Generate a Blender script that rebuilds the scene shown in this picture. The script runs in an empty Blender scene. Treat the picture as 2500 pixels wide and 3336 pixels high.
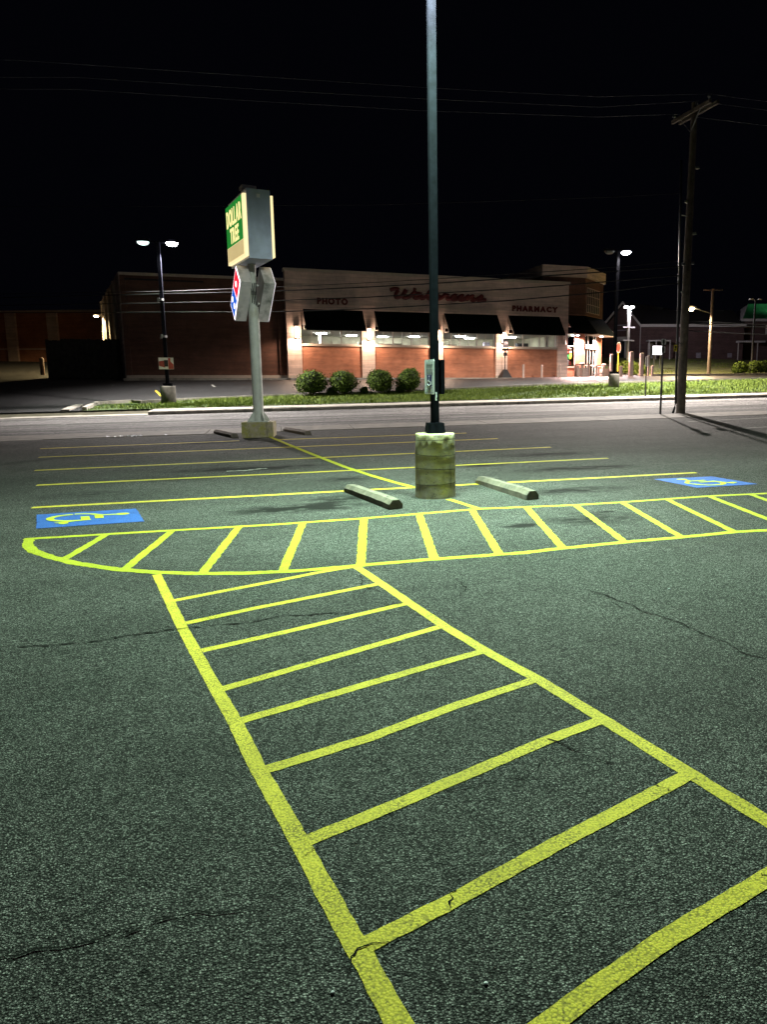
import bpy, math, random
import numpy as np
from mathutils import Vector, Matrix

# ------------------------------------------------------------------ camera, sky, exposure
S = bpy.context.scene
COL = S.collection
R = math.radians
CAM_H, F_PX, CX, CY, HOR = 2.0, 2500.0, 1549.0, 1668.0, 1228.0   # survey of the photograph
PITCH = math.atan((CY - HOR) / F_PX)
YAW = R(14.155)
cam_data = bpy.data.cameras.new('camera')
cam_data.lens = F_PX / 3336 * 36
cam_data.sensor_width = 36
cam_data.sensor_fit = 'AUTO'
cam_data.shift_x = (1250 - CX) / 3336
cam_data.clip_start = 0.05
cam_data.clip_end = 2000
cam = bpy.data.objects.new('camera', cam_data)
COL.objects.link(cam)
cam.location = (0, 0, CAM_H)
cam.rotation_euler = (math.pi / 2 - PITCH, 0, -YAW)
S.camera = cam

world = bpy.data.worlds.new('World')
S.world = world
world.use_nodes = True
wn = world.node_tree
wn.nodes.clear()
w_out = wn.nodes.new('ShaderNodeOutputWorld')
w_bg = wn.nodes.new('ShaderNodeBackground')
w_sky = wn.nodes.new('ShaderNodeTexSky')
w_sky.sky_type = 'NISHITA'
w_sky.sun_disc = False
w_sky.sun_elevation = R(-7)
w_sky.sun_rotation = R(200)
w_bg.inputs['Strength'].default_value = 0.05
w_night = wn.nodes.new('ShaderNodeBackground')          # town glow on a clear night
w_night.inputs['Color'].default_value = (0.45, 0.5, 1.0, 1)
w_night.inputs['Strength'].default_value = 0.0016
w_add = wn.nodes.new('ShaderNodeAddShader')
wn.links.new(w_sky.outputs[0], w_bg.inputs['Color'])
wn.links.new(w_bg.outputs[0], w_add.inputs[0])
wn.links.new(w_night.outputs[0], w_add.inputs[1])
wn.links.new(w_add.outputs[0], w_out.inputs[0])
vs = S.view_settings
vs.view_transform = 'Standard'
vs.look = 'None'
vs.exposure = 0
vs.gamma = 1
vs.use_curve_mapping = False
S.cycles.max_bounces = 6
S.cycles.diffuse_bounces = 3
S.cycles.glossy_bounces = 3
S.cycles.transparent_max_bounces = 8
S.cycles.caustics_reflective = False
S.cycles.caustics_refractive = False
S.cycles.sample_clamp_indirect = 3

# lamp strengths (watts) and colours, all of lamps that stand in the place
E_LOT, C_LOT = 6400, (0.53, 1.0, 0.66)
E_SPILL, C_SPILL = 2000, (0.84, 1.0, 0.86)
E_FAR, C_FAR = 16000, (1.0, 0.93, 0.90)
E_STREET, C_STREET = 9000, (1.0, 0.72, 0.42)
E_TWIN, C_TWIN = 2600, (1.0, 0.92, 0.98)
E_YELLOW, C_YELLOW = 7000, (1.0, 0.75, 0.35)
E_WALL, C_WALL = 400, (1.0, 0.68, 0.47)
E_DOOR, C_DOOR = 7000, (1.0, 0.62, 0.56)

# ------------------------------------------------------------------ survey helpers
CP, SP, CT, ST = math.cos(PITCH), math.sin(PITCH), math.cos(YAW), math.sin(YAW)
GU, GV = 0.018536, 0.013083                     # grade of the lot and road


def ray(X, Y):
    x, u = (X - CX) / F_PX, (CY - Y) / F_PX
    f = CP + SP * u
    return Vector((CT * x + ST * f, -ST * x + CT * f, -SP + CP * u))


def plane(u, v):
    return GU * u + GV * v


def gp(X, Y):                                   # point of the lot/road surface
    r = ray(X, Y)
    t = -CAM_H / (r.z - GU * r.x - GV * r.y)
    return Vector((r.x * t, r.y * t, CAM_H + r.z * t))


def atv(X, Y, v):                               # point at distance v across the road axis
    r = ray(X, Y)
    return Vector((0, 0, CAM_H)) + r * (v / r.y)


def atd(X, Y, d):                               # point at a depth d in front of the lens
    r = ray(X, Y)
    return Vector((0, 0, CAM_H)) + r * (d / (ST * r.x + CT * r.y))


TU = np.array([-300, -60, -27, -8, 0, 7, 15, 29, 45, 60, 120, 300.])
TV = np.array([37.9, 42, 52, 62, 72, 85, 110, 200, 600.])
T42 = [.28, .28, .28, .28, .44, .49, .67, .76, .8, .8, .8, .8]
TZ = np.array([
    [GU * max(-60, min(120, u)) + GV * 37.9 + .17 for u in TU],
    [GU * max(-60, min(120, u)) + GV * 42 + w for u, w in zip(TU, T42)],
    [1.7, 1.7, 1.7, 1.72, 1.75, 1.78, 1.82, 1.98, 2.1, 2.3, 2.6, 2.6],
    [2.2, 2.2, 2.1, 1.95, 1.95, 1.95, 2.0, 2.15, 2.3, 2.35, 2.6, 2.6],
    [2.6, 2.6, 2.4, 2.2, 2.2, 2.2, 2.3, 2.6, 3.0, 3.0, 3.2, 3.2],
    [3.6, 3.6, 3.5, 3.4, 3.2, 3.2, 3.3, 3.8, 4.3, 4.3, 4.6, 4.6],
    [4.6, 4.6, 4.5, 4.5, 4.5, 4.5, 4.5, 4.9, 5.3, 5.4, 5.6, 5.6],
    [6] * 12, [6.5] * 12])


def zt(u, v):                                   # height of the land beyond the far kerb
    if v <= 37.9:
        return plane(u, v) + (0.17 if v > 36 else 0)
    i = min(max(int(np.searchsorted(TU, u)) - 1, 0), len(TU) - 2)
    j = min(max(int(np.searchsorted(TV, v)) - 1, 0), len(TV) - 2)
    a = min(max((u - TU[i]) / (TU[i + 1] - TU[i]), 0), 1)
    b = min(max((v - TV[j]) / (TV[j + 1] - TV[j]), 0), 1)
    return float((TZ[j, i] * (1 - a) + TZ[j, i + 1] * a) * (1 - b) + (TZ[j + 1, i] * (1 - a) + TZ[j + 1, i + 1] * a) * b)


# ------------------------------------------------------------------ materials
MATS = {}


def base_mat(name):
    m = bpy.data.materials.new(name)
    m.use_nodes = True
    n = m.node_tree.nodes
    return m, n, m.node_tree.links, n['Principled BSDF']


def node(n, kind, **kw):
    x = n.new(kind)
    for k, v in kw.items():
        if k in x.inputs.keys() if isinstance(k, str) else False:
            x.inputs[k].default_value = v
        else:
            setattr(x, k, v)
    return x


def noise(n, l, vec, scale, detail=4, rough=.6):
    t = n.new('ShaderNodeTexNoise')
    t.inputs['Scale'].default_value = scale
    t.inputs['Detail'].default_value = detail
    t.inputs['Roughness'].default_value = rough
    l.new(vec, t.inputs['Vector'])
    return t.outputs['Fac']


def ramp(n, l, fac, stops):
    r = n.new('ShaderNodeValToRGB')
    while len(r.color_ramp.elements) < len(stops):
        r.color_ramp.elements.new(.5)
    for e, (p, c) in zip(r.color_ramp.elements, stops):
        e.position = p
        e.color = (c, c, c, 1) if isinstance(c, (int, float)) else (*c, 1)
    l.new(fac, r.inputs[0])
    return r.outputs[0]


def mix(n, l, fac, a, b, mode='MIX'):
    m = n.new('ShaderNodeMix')
    m.data_type = 'RGBA'
    m.blend_type = mode
    for s, v in ((0, fac), (6, a), (7, b)):
        if hasattr(v, 'is_linked') or hasattr(v, 'links'):
            l.new(v, m.inputs[s])
        elif s == 0:
            m.inputs[0].default_value = v
        else:
            m.inputs[s].default_value = (v, v, v, 1) if isinstance(v, (int, float)) else (*v, 1)
    return m.outputs[2]


def bump(n, l, b, height, strength, dist):
    x = n.new('ShaderNodeBump')
    x.inputs['Strength'].default_value = strength
    x.inputs['Distance'].default_value = dist
    l.new(height, x.inputs['Height'])
    l.new(x.outputs[0], b.inputs['Normal'])
    return x


def world_pos(n):
    return n.new('ShaderNodeNewGeometry').outputs['Position']


def stretched(n, l, vec, s):
    m = n.new('ShaderNodeMapping')
    m.inputs['Scale'].default_value = s
    l.new(vec, m.inputs['Vector'])
    return m.outputs[0]


def mat(name, col, rough=.6, metal=0, var=.25, scale=5, bmp=0., dirt=None, spec=.4):
    if name in MATS:
        return MATS[name]
    m, n, l, b = base_mat(name)
    p = world_pos(n)
    f = noise(n, l, p, scale, 6)
    c = mix(n, l, ramp(n, l, f, [(.3, 0), (.7, 1)]), [x * (1 - var) for x in col], [min(1, x * (1 + var)) for x in col])
    if dirt:
        d = noise(n, l, stretched(n, l, p, (1, 1, .35)), scale * .45, 8, .7)
        c = mix(n, l, ramp(n, l, d, [(.5, 0), (.68, 1)]), c, dirt)
    l.new(c, b.inputs['Base Color'])
    b.inputs['Roughness'].default_value = rough
    b.inputs['Metallic'].default_value = metal
    b.inputs['Specular IOR Level'].default_value = spec
    if bmp:
        bump(n, l, b, noise(n, l, p, scale * 8, 5), bmp, .01)
    MATS[name] = m
    return m


def emit(name, col, strength):
    if name in MATS:
        return MATS[name]
    m, n, l, b = base_mat(name)
    b.inputs['Base Color'].default_value = (*[x * .6 for x in col], 1)
    b.inputs['Emission Color'].default_value = (*col, 1)
    b.inputs['Emission Strength'].default_value = strength
    b.inputs['Roughness'].default_value = .4
    MATS[name] = m
    return m


def glow_panel(name, col, strength, tubes=.25):
    """back-lit plastic: uneven because of the tubes and dirt behind it"""
    m, n, l, b = base_mat(name)
    tc = n.new('ShaderNodeTexCoord').outputs['Object']
    f = noise(n, l, stretched(n, l, tc, (1, 1.6, .5)), 1.6, 5)
    c = mix(n, l, ramp(n, l, f, [(.3, 0), (.7, 1)]), [x * (1 - tubes) for x in col], col)
    l.new(c, b.inputs['Base Color'])
    l.new(c, b.inputs['Emission Color'])
    b.inputs['Emission Strength'].default_value = strength
    b.inputs['Roughness'].default_value = .35
    MATS[name] = m
    return m


def asphalt(name, tone, agg=92., stains=(), streak=False, tint=(1, 1, 1)):
    m, n, l, b = base_mat(name)
    p = world_pos(n)
    warp = n.new('ShaderNodeVectorMath')
    warp.operation = 'ADD'
    wob = n.new('ShaderNodeTexNoise')
    wob.inputs['Scale'].default_value = 60
    l.new(p, wob.inputs['Vector'])
    sc = n.new('ShaderNodeVectorMath')
    sc.operation = 'SCALE'
    sc.inputs['Scale'].default_value = .008
    l.new(wob.outputs['Color'], sc.inputs[0])
    l.new(p, warp.inputs[0])
    l.new(sc.outputs[0], warp.inputs[1])
    v = n.new('ShaderNodeTexVoronoi')
    v.inputs['Scale'].default_value = agg
    v.inputs['Randomness'].default_value = 1
    l.new(warp.outputs[0], v.inputs['Vector'])
    sep = n.new('ShaderNodeSeparateColor')
    l.new(v.outputs['Color'], sep.inputs[0])
    stone = ramp(n, l, sep.outputs[0], [(0, .03 * tone), (.3, .06 * tone), (.7, .125 * tone), (.92, .18 * tone), (1, .27 * tone)])
    gap = ramp(n, l, v.outputs['Distance'], [(.0, 1), (.32, .86), (.62, .16)])
    c = mix(n, l, 1, stone, gap, 'MULTIPLY')
    mid = ramp(n, l, noise(n, l, p, 34, 4, .75), [(.3, .8), (.72, 1.22)])
    c = mix(n, l, 1, c, mid, 'MULTIPLY')
    mid2 = ramp(n, l, noise(n, l, p, 7, 4, .65), [(.3, .84), (.7, 1.16)])
    c = mix(n, l, 1, c, mid2, 'MULTIPLY')
    big = ramp(n, l, noise(n, l, p, .35, 5, .6), [(.3, .8), (.7, 1.18)])
    c = mix(n, l, 1, c, big, 'MULTIPLY')
    if not streak:
        tr = ramp(n, l, noise(n, l, stretched(n, l, p, (.09, .55, 1)), 1.0, 5, .62), [(.34, .82), (.66, 1.16)])
        c = mix(n, l, 1, c, tr, 'MULTIPLY')
        sp_ = ramp(n, l, noise(n, l, p, 1.7, 7, .72), [(.62, 1), (.70, .62)])
        c = mix(n, l, 1, c, sp_, 'MULTIPLY')
    if streak:  # tyre-worn bands, with streaks of light along the road put into the tone
        s1 = ramp(n, l, noise(n, l, stretched(n, l, p, (.012, 1.25, 1)), 1.0, 5, .6), [(.3, .4), (.72, 1.8)])
        c = mix(n, l, 1, c, s1, 'MULTIPLY')
        s2 = ramp(n, l, noise(n, l, stretched(n, l, p, (.05, 4, 1)), 1.0, 3, .6), [(.3, .8), (.72, 1.2)])
        c = mix(n, l, 1, c, s2, 'MULTIPLY')
    if stains:
        # old oil drips left by parked cars
        tot = None
        for (u, w, ru, rw, amt) in stains:
            mp = n.new('ShaderNodeMapping')
            mp.inputs['Location'].default_value = (-u / ru, -w / rw, 0)
            mp.inputs['Scale'].default_value = (1 / ru, 1 / rw, 0)
            l.new(p, mp.inputs['Vector'])
            ln = n.new('ShaderNodeVectorMath')
            ln.operation = 'LENGTH'
            l.new(mp.outputs[0], ln.inputs[0])
            mr = n.new('ShaderNodeMapRange')
            mr.inputs['From Min'].default_value = 1.0
            mr.inputs['From Max'].default_value = 0.1
            mr.inputs['To Max'].default_value = amt
            l.new(ln.outputs['Value'], mr.inputs['Value'])
            if tot is None:
                tot = mr.outputs[0]
            else:
                ad = n.new('ShaderNodeMath')
                ad.operation = 'ADD'
                l.new(tot, ad.inputs[0])
                l.new(mr.outputs[0], ad.inputs[1])
                tot = ad.outputs[0]
        nz = noise(n, l, stretched(n, l, p, (1.2, 2.6, 1)), 2.2, 7, .65)
        mu = n.new('ShaderNodeMath')
        mu.operation = 'MULTIPLY'
        l.new(tot, mu.inputs[0])
        l.new(ramp(n, l, nz, [(.36, 0), (.56, 1)]), mu.inputs[1])
        mu.use_clamp = True
        c = mix(n, l, mu.outputs[0], c, .012)
    c = mix(n, l, 1, c, tint, 'MULTIPLY')
    l.new(c, b.inputs['Base Color'])
    b.inputs['Roughness'].default_value = .9
    b.inputs['Specular IOR Level'].default_value = .1
    inv = n.new('ShaderNodeMath')
    inv.operation = 'SUBTRACT'
    inv.inputs[0].default_value = 1
    l.new(v.outputs['Distance'], inv.inputs[1])
    bump(n, l, b, inv.outputs[0], .8, .008)
    MATS[name] = m
    return m


def road_paint(name, col, wear=.5, agg=92.):
    m, n, l, b = base_mat(name)
    p = world_pos(n)
    v = n.new('ShaderNodeTexVoronoi')
    v.inputs['Scale'].default_value = agg
    l.new(p, v.inputs['Vector'])
    pit = ramp(n, l, v.outputs['Distance'], [(.42, 0), (.68, 1)])
    worn = ramp(n, l, noise(n, l, p, 5, 6, .7), [(.38, .3), (.66, 1)])
    f = mix(n, l, 1, pit, worn, 'MULTIPLY')
    fine = ramp(n, l, noise(n, l, p, 75, 4, .75), [(.5, 0), (.64, 1)])
    f2 = mix(n, l, 1, fine, ramp(n, l, noise(n, l, p, 3, 5, .7), [(.35, .3), (.65, 1)]), 'MULTIPLY')
    f = mix(n, l, 1, f, f2, 'ADD')
    tone = ramp(n, l, noise(n, l, p, 2.2, 5), [(.3, .78), (.7, 1.05)])
    c = mix(n, l, 1, col, tone, 'MULTIPLY')
    sc = n.new('ShaderNodeMath')
    sc.operation = 'MULTIPLY'
    sc.use_clamp = True
    sc.inputs[1].default_value = wear
    bw = n.new('ShaderNodeRGBToBW')
    l.new(f, bw.inputs[0])
    l.new(bw.outputs[0], sc.inputs[0])
    c = mix(n, l, sc.outputs[0], c, [x * .22 + .012 for x in col])
    l.new(c, b.inputs['Base Color'])
    b.inputs['Roughness'].default_value = .75
    b.inputs['Specular IOR Level'].default_value = .15
    bump(n, l, b, v.outputs['Distance'], -.4, .004) if False else bump(n, l, b, ramp(n, l, v.outputs['Distance'], [(0, 1), (.8, 0)]), .45, .004)
    MATS[name] = m
    return m


def brick_mat(name, c1, c2, mortar, bw=.2, bh=.067, mo=.008, yaxis=False, var=.3):
    m, n, l, b = base_mat(name)
    tc = n.new('ShaderNodeTexCoord').outputs['Object']
    sx = n.new('ShaderNodeSeparateXYZ')
    l.new(tc, sx.inputs[0])
    cx = n.new('ShaderNodeCombineXYZ')
    l.new(sx.outputs[1 if yaxis else 0], cx.inputs[0])
    l.new(sx.outputs[2], cx.inputs[1])
    t = n.new('ShaderNodeTexBrick')
    t.inputs['Scale'].default_value = 1
    t.inputs['Brick Width'].default_value = bw
    t.inputs['Row Height'].default_value = bh
    t.inputs['Mortar Size'].default_value = mo
    t.inputs['Color1'].default_value = (*c1, 1)
    t.inputs['Color2'].default_value = (*c2, 1)
    t.inputs['Mortar'].default_value = (*mortar, 1)
    l.new(cx.outputs[0], t.inputs['Vector'])
    p = world_pos(n)
    f = ramp(n, l, noise(n, l, p, 1.1, 6, .65), [(.3, 1 - var), (.7, 1 + var * .6)])
    c = mix(n, l, 1, t.outputs['Color'], f, 'MULTIPLY')
    st = ramp(n, l, noise(n, l, stretched(n, l, p, (.25, .25, 3.2)), 1.6, 4), [(.35, .8), (.68, 1.14)])
    c = mix(n, l, 1, c, st, 'MULTIPLY')
    l.new(c, b.inputs['Base Color'])
    b.inputs['Roughness'].default_value = .85
    bump(n, l, b, t.outputs['Fac'], -.4, .01)
    MATS[name] = m
    return m


def glass(name, tint=(.85, .9, .9), refl=.12):
    m, n, l, b = base_mat(name)
    n.remove(b)
    tr = n.new('ShaderNodeBsdfTransparent')
    tr.inputs[0].default_value = (*tint, 1)
    gl = n.new('ShaderNodeBsdfGlossy')
    gl.inputs['Roughness'].default_value = .02
    lw = n.new('ShaderNodeLayerWeight')
    lw.inputs['Blend'].default_value = refl
    mx = n.new('ShaderNodeMixShader')
    l.new(lw.outputs['Fresnel'], mx.inputs[0])
    l.new(tr.outputs[0], mx.inputs[1])
    l.new(gl.outputs[0], mx.inputs[2])
    l.new(mx.outputs[0], n['Material Output'].inputs[0])
    MATS[name] = m
    return m


def leaf_mat(name, dark, light):
    m, n, l, b = base_mat(name)
    p = world_pos(n)
    c = mix(n, l, ramp(n, l, noise(n, l, p, 9, 4), [(.35, 0), (.65, 1)]), dark, light)
    l.new(c, b.inputs['Base Color'])
    b.inputs['Roughness'].default_value = .85
    b.inputs['Specular IOR Level'].default_value = .15
    MATS[name] = m
    return m


def concrete_base_mat(name, yellow=(.44, .36, .15), amount=.75):
    """cast concrete with worn yellow paint and dark water stains"""
    m, n, l, b = base_mat(name)
    p = world_pos(n)
    c = mix(n, l, ramp(n, l, noise(n, l, p, 9, 8, .7), [(.3, 0), (.7, 1)]), (.28, .215, .165), (.50, .41, .33))
    y = ramp(n, l, noise(n, l, p, 4.2, 9, .72), [(.42, 0), (.6, amount)])
    c = mix(n, l, y, c, yellow)
    mould = ramp(n, l, noise(n, l, stretched(n, l, p, (1, 1, .25)), 6, 8, .7), [(.54, 0), (.68, .75)])
    c = mix(n, l, mould, c, (.09, .08, .05))
    dots = ramp(n, l, noise(n, l, p, 38, 3), [(.63, 0), (.7, 1)])
    c = mix(n, l, dots, c, (.04, .04, .03))
    sx = n.new('ShaderNodeSeparateXYZ')
    l.new(p, sx.inputs[0])
    l.new(c, b.inputs['Base Color'])
    b.inputs['Roughness'].default_value = .85
    bump(n, l, b, noise(n, l, p, 30, 6, .7), .5, .012)
    MATS[name] = m
    return m


STAINS = []
for X, Y, ru, rw, a in [(985, 1655, .9, .35, 1.1), (1110, 1625, .5, .3, .8), (760, 1528, 1.2, .35, .8), (930, 1522, .7, .3, .9), (1130, 1560, .6, .3, .6),
                        (1700, 1712, .22, .12, 1.3), (1930, 1690, .7, .4, .7), (1870, 1597, .9, .3, .8), (1780, 1480, 1.0, .35, .9), (1900, 1525, 1.1, .3, .9),
                        (560, 1560, .7, .3, .5), (1560, 1515, .6, .3, .8), (880, 1440, .6, .25, 1.0), (700, 1440, 1.5, .4, .9), (1975, 1667, .12, .05, 1.5), (300, 1610, .8, .3, .5)]:
    q = gp(X, Y)
    STAINS.append((q.x, q.y, ru * 1.4, rw * 1.4, a * 1.7))
M_ASPH = asphalt('lot_asphalt', 1.5, 118, STAINS, tint=(1.06, 1, .96))
M_ROAD = asphalt('road_asphalt', 2.9, 60, streak=True, tint=(1, .95, .93))
M_FARLOT = asphalt('far_lot_asphalt', .6, 40, streak=False)
M_FARLOT.node_tree.nodes['Principled BSDF'].inputs['Roughness'].default_value = .55
M_FARLOT.node_tree.nodes['Principled BSDF'].inputs['Specular IOR Level'].default_value = .4
M_PAINT = road_paint('yellow_paint', (.78, .60, .06), .8)
M_PAINT2 = road_paint('yellow_paint_fresh', (.54, .52, .035), .6)
M_WHITEP = road_paint('white_paint', (.42, .42, .38), .8)
M_BLUE = road_paint('blue_paint', (.055, .16, .60), .8)
M_SYMB = road_paint('symbol_paint', (.62, .66, .05), .25)
M_CRACK = mat('crack_dirt', (.008, .008, .007), .95, spec=.1)
M_SLAB = mat('sidewalk_concrete', (.36, .33, .28), .85, var=.2, scale=3, bmp=.3, dirt=(.2, .185, .16))
M_SLABN = mat('old_sidewalk_concrete', (.17, .15, .13), .9, var=.3, scale=3, bmp=.3, dirt=(.09, .085, .075))
M_KERB = mat('kerb_concrete', (.30, .275, .235), .85, var=.25, scale=4, bmp=.3, dirt=(.12, .11, .1))
M_SOIL = mat('soil', (.055, .05, .028), .95, var=.5, scale=2.5, bmp=.6)
M_TURF = mat('turf', (.045, .075, .018), .95, var=.5, scale=3, bmp=.8, dirt=(.06, .06, .025))
M_LAWN = mat('lawn_turf', (.14, .15, .05), .95, var=.45, scale=1.2, bmp=.8, dirt=(.12, .11, .05))
M_BLADE = leaf_mat('grass_blades', (.075, .12, .018), (.20, .26, .05))
M_LEAF = leaf_mat('shrub_leaves', (.022, .045, .006), (.10, .15, .022))
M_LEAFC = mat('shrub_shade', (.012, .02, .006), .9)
M_BARK = mat('bark', (.06, .045, .03), .9, bmp=.5)
M_CBASE = concrete_base_mat('painted_concrete_base')
M_MOSS = concrete_base_mat('mossy_concrete_base', (.33, .30, .07), .95)
M_CONC = mat('plain_concrete', (.24, .225, .19), .88, var=.3, scale=6, bmp=.4, dirt=(.1, .095, .08))
M_CONCD = mat('dark_stained_concrete', (.11, .10, .085), .9, var=.35, scale=5, bmp=.4, dirt=(.04, .038, .03))
M_STOP = mat('wheel_stop_concrete', (.18, .14, .115), .88, var=.3, scale=9, bmp=.5, dirt=(.10, .09, .08))
M_POLE = mat('black_pole_paint', (.005, .0055, .009), .8, var=.35, scale=12, spec=.03)
M_STEEL = mat('galvanised_steel', (.30, .31, .31), .45, .7, .2, 6)
M_GREYP = mat('sign_pole_paint', (.56, .56, .53), .6, var=.15, scale=4, bmp=.15, dirt=(.33, .29, .2))
M_CAB = mat('sign_cabinet_paint', (.50, .56, .74), .5, var=.2, scale=2.2, dirt=(.40, .45, .6))
M_CABG = mat('grey_cabinet_paint', (.70, .65, .67), .5, var=.12, scale=4, dirt=(.2, .21, .2))
M_WOOD = mat('pole_wood', (.125, .10, .082), .9, var=.35, scale=6, bmp=.6, dirt=(.06, .05, .042))
M_FENCE = mat('fence_wood', (.085, .078, .07), .9, var=.5, scale=4, bmp=.5)
M_WIRE = mat('cable_rubber', (.012, .012, .012), .7, spec=.25)
M_ALU = mat('wire_metal', (.10, .10, .11), .5, .5)
M_WHITE = mat('white_sign', (.84, .80, .86), .45, var=.05)
M_PURP = mat('sign_blue', (.075, .06, .20), .5, var=.1)
M_GREYTXT = mat('sign_print', (.30, .28, .34), .6)
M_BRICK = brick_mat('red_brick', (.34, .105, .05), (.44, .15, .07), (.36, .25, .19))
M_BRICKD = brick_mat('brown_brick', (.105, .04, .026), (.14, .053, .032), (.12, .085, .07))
M_LIME = brick_mat('cast_stone', (.64, .50, .445), (.70, .55, .49), (.52, .41, .37), .6, .3, .012, var=.2)
M_TRIM = mat('stone_trim', (.46, .40, .34), .8, var=.12)
M_AWN = mat('awning_canvas', (.006, .009, .009), .95, var=.3, spec=.04)
M_FRAME = mat('window_frame', (.62, .57, .53), .5, var=.06)
M_LETTER = mat('sign_letter_red', (.12, .011, .010), .45, var=.15)
M_GLASS = glass('window_glass')
M_DARKGL = mat('dark_glass', (.02, .022, .026), .15, var=.3, spec=.6)
M_IWALL = mat('store_inner_wall', (.58, .56, .43), .8, var=.35, scale=.7)
M_CEIL = mat('store_ceiling', (.62, .60, .56), .8, var=.1)
M_TUBE = emit('fluorescent_tube', (1, .97, .92), 260)
M_CHURCH = brick_mat('dark_brick', (.085, .045, .048), (.115, .058, .06), (.10, .075, .075), .2, .067)
M_ROOFD = mat('dark_shingles', (.022, .02, .022), .9, var=.3)
M_ROOFG = mat('green_metal_roof', (.03, .24, .08), .45, .1, var=.3, scale=1)
M_WTRIM = mat('white_trim', (.52, .50, .52), .6, var=.1)
M_BOLL = mat('bollard_paint', (.34, .25, .215), .6, var=.15, scale=6)
M_BIN = mat('bin_panel', (.42, .33, .30), .7, var=.25, scale=9)
M_DARK = mat('dark_plastic', (.025, .025, .028), .5)
M_RED = mat('sign_red', (.42, .07, .055), .5)
M_YEL = mat('sign_yellow', (.60, .45, .05), .5)
M_LENS_C = emit('lamp_lens_cool', (1, .97, 1), 60)
M_LENS_G = emit('lamp_lens_green', (.75, 1, .95), 2.2)
M_LENS_W = emit('lamp_lens_warm', (1, .72, .4), 60)
M_LENS_T = emit('lamp_lens_twin', (1, .97, .98), 25)
M_SCONCE = emit('sconce_glass', (1, .78, .58), 9)
M_SCOFF = mat('sconce_glass_unlit', (.6, .5, .46), .3)
M_PANEL_Y = glow_panel('lit_panel_cream', (1.0, .78, .36), .72, .3)
M_EDGE_Y = emit('lit_edge_cream', (1.0, .80, .42), 1.15)
M_PANEL_G = glow_panel('lit_panel_green', (.02, .26, .035), 1.0, .3)
M_PANEL_L = emit('lit_letters_cream', (1.0, .84, .36), 1.2)
M_LIT_W = emit('lit_white', (1, .92, .97), 1.6)
M_LIT_R = emit('lit_red', (.9, .03, .06), .8)
M_LIT_B = emit('lit_blue', (.01, .13, .62), .8)
M_BOXLIT = emit('lit_message_box', (1, .93, 1), 6)


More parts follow.
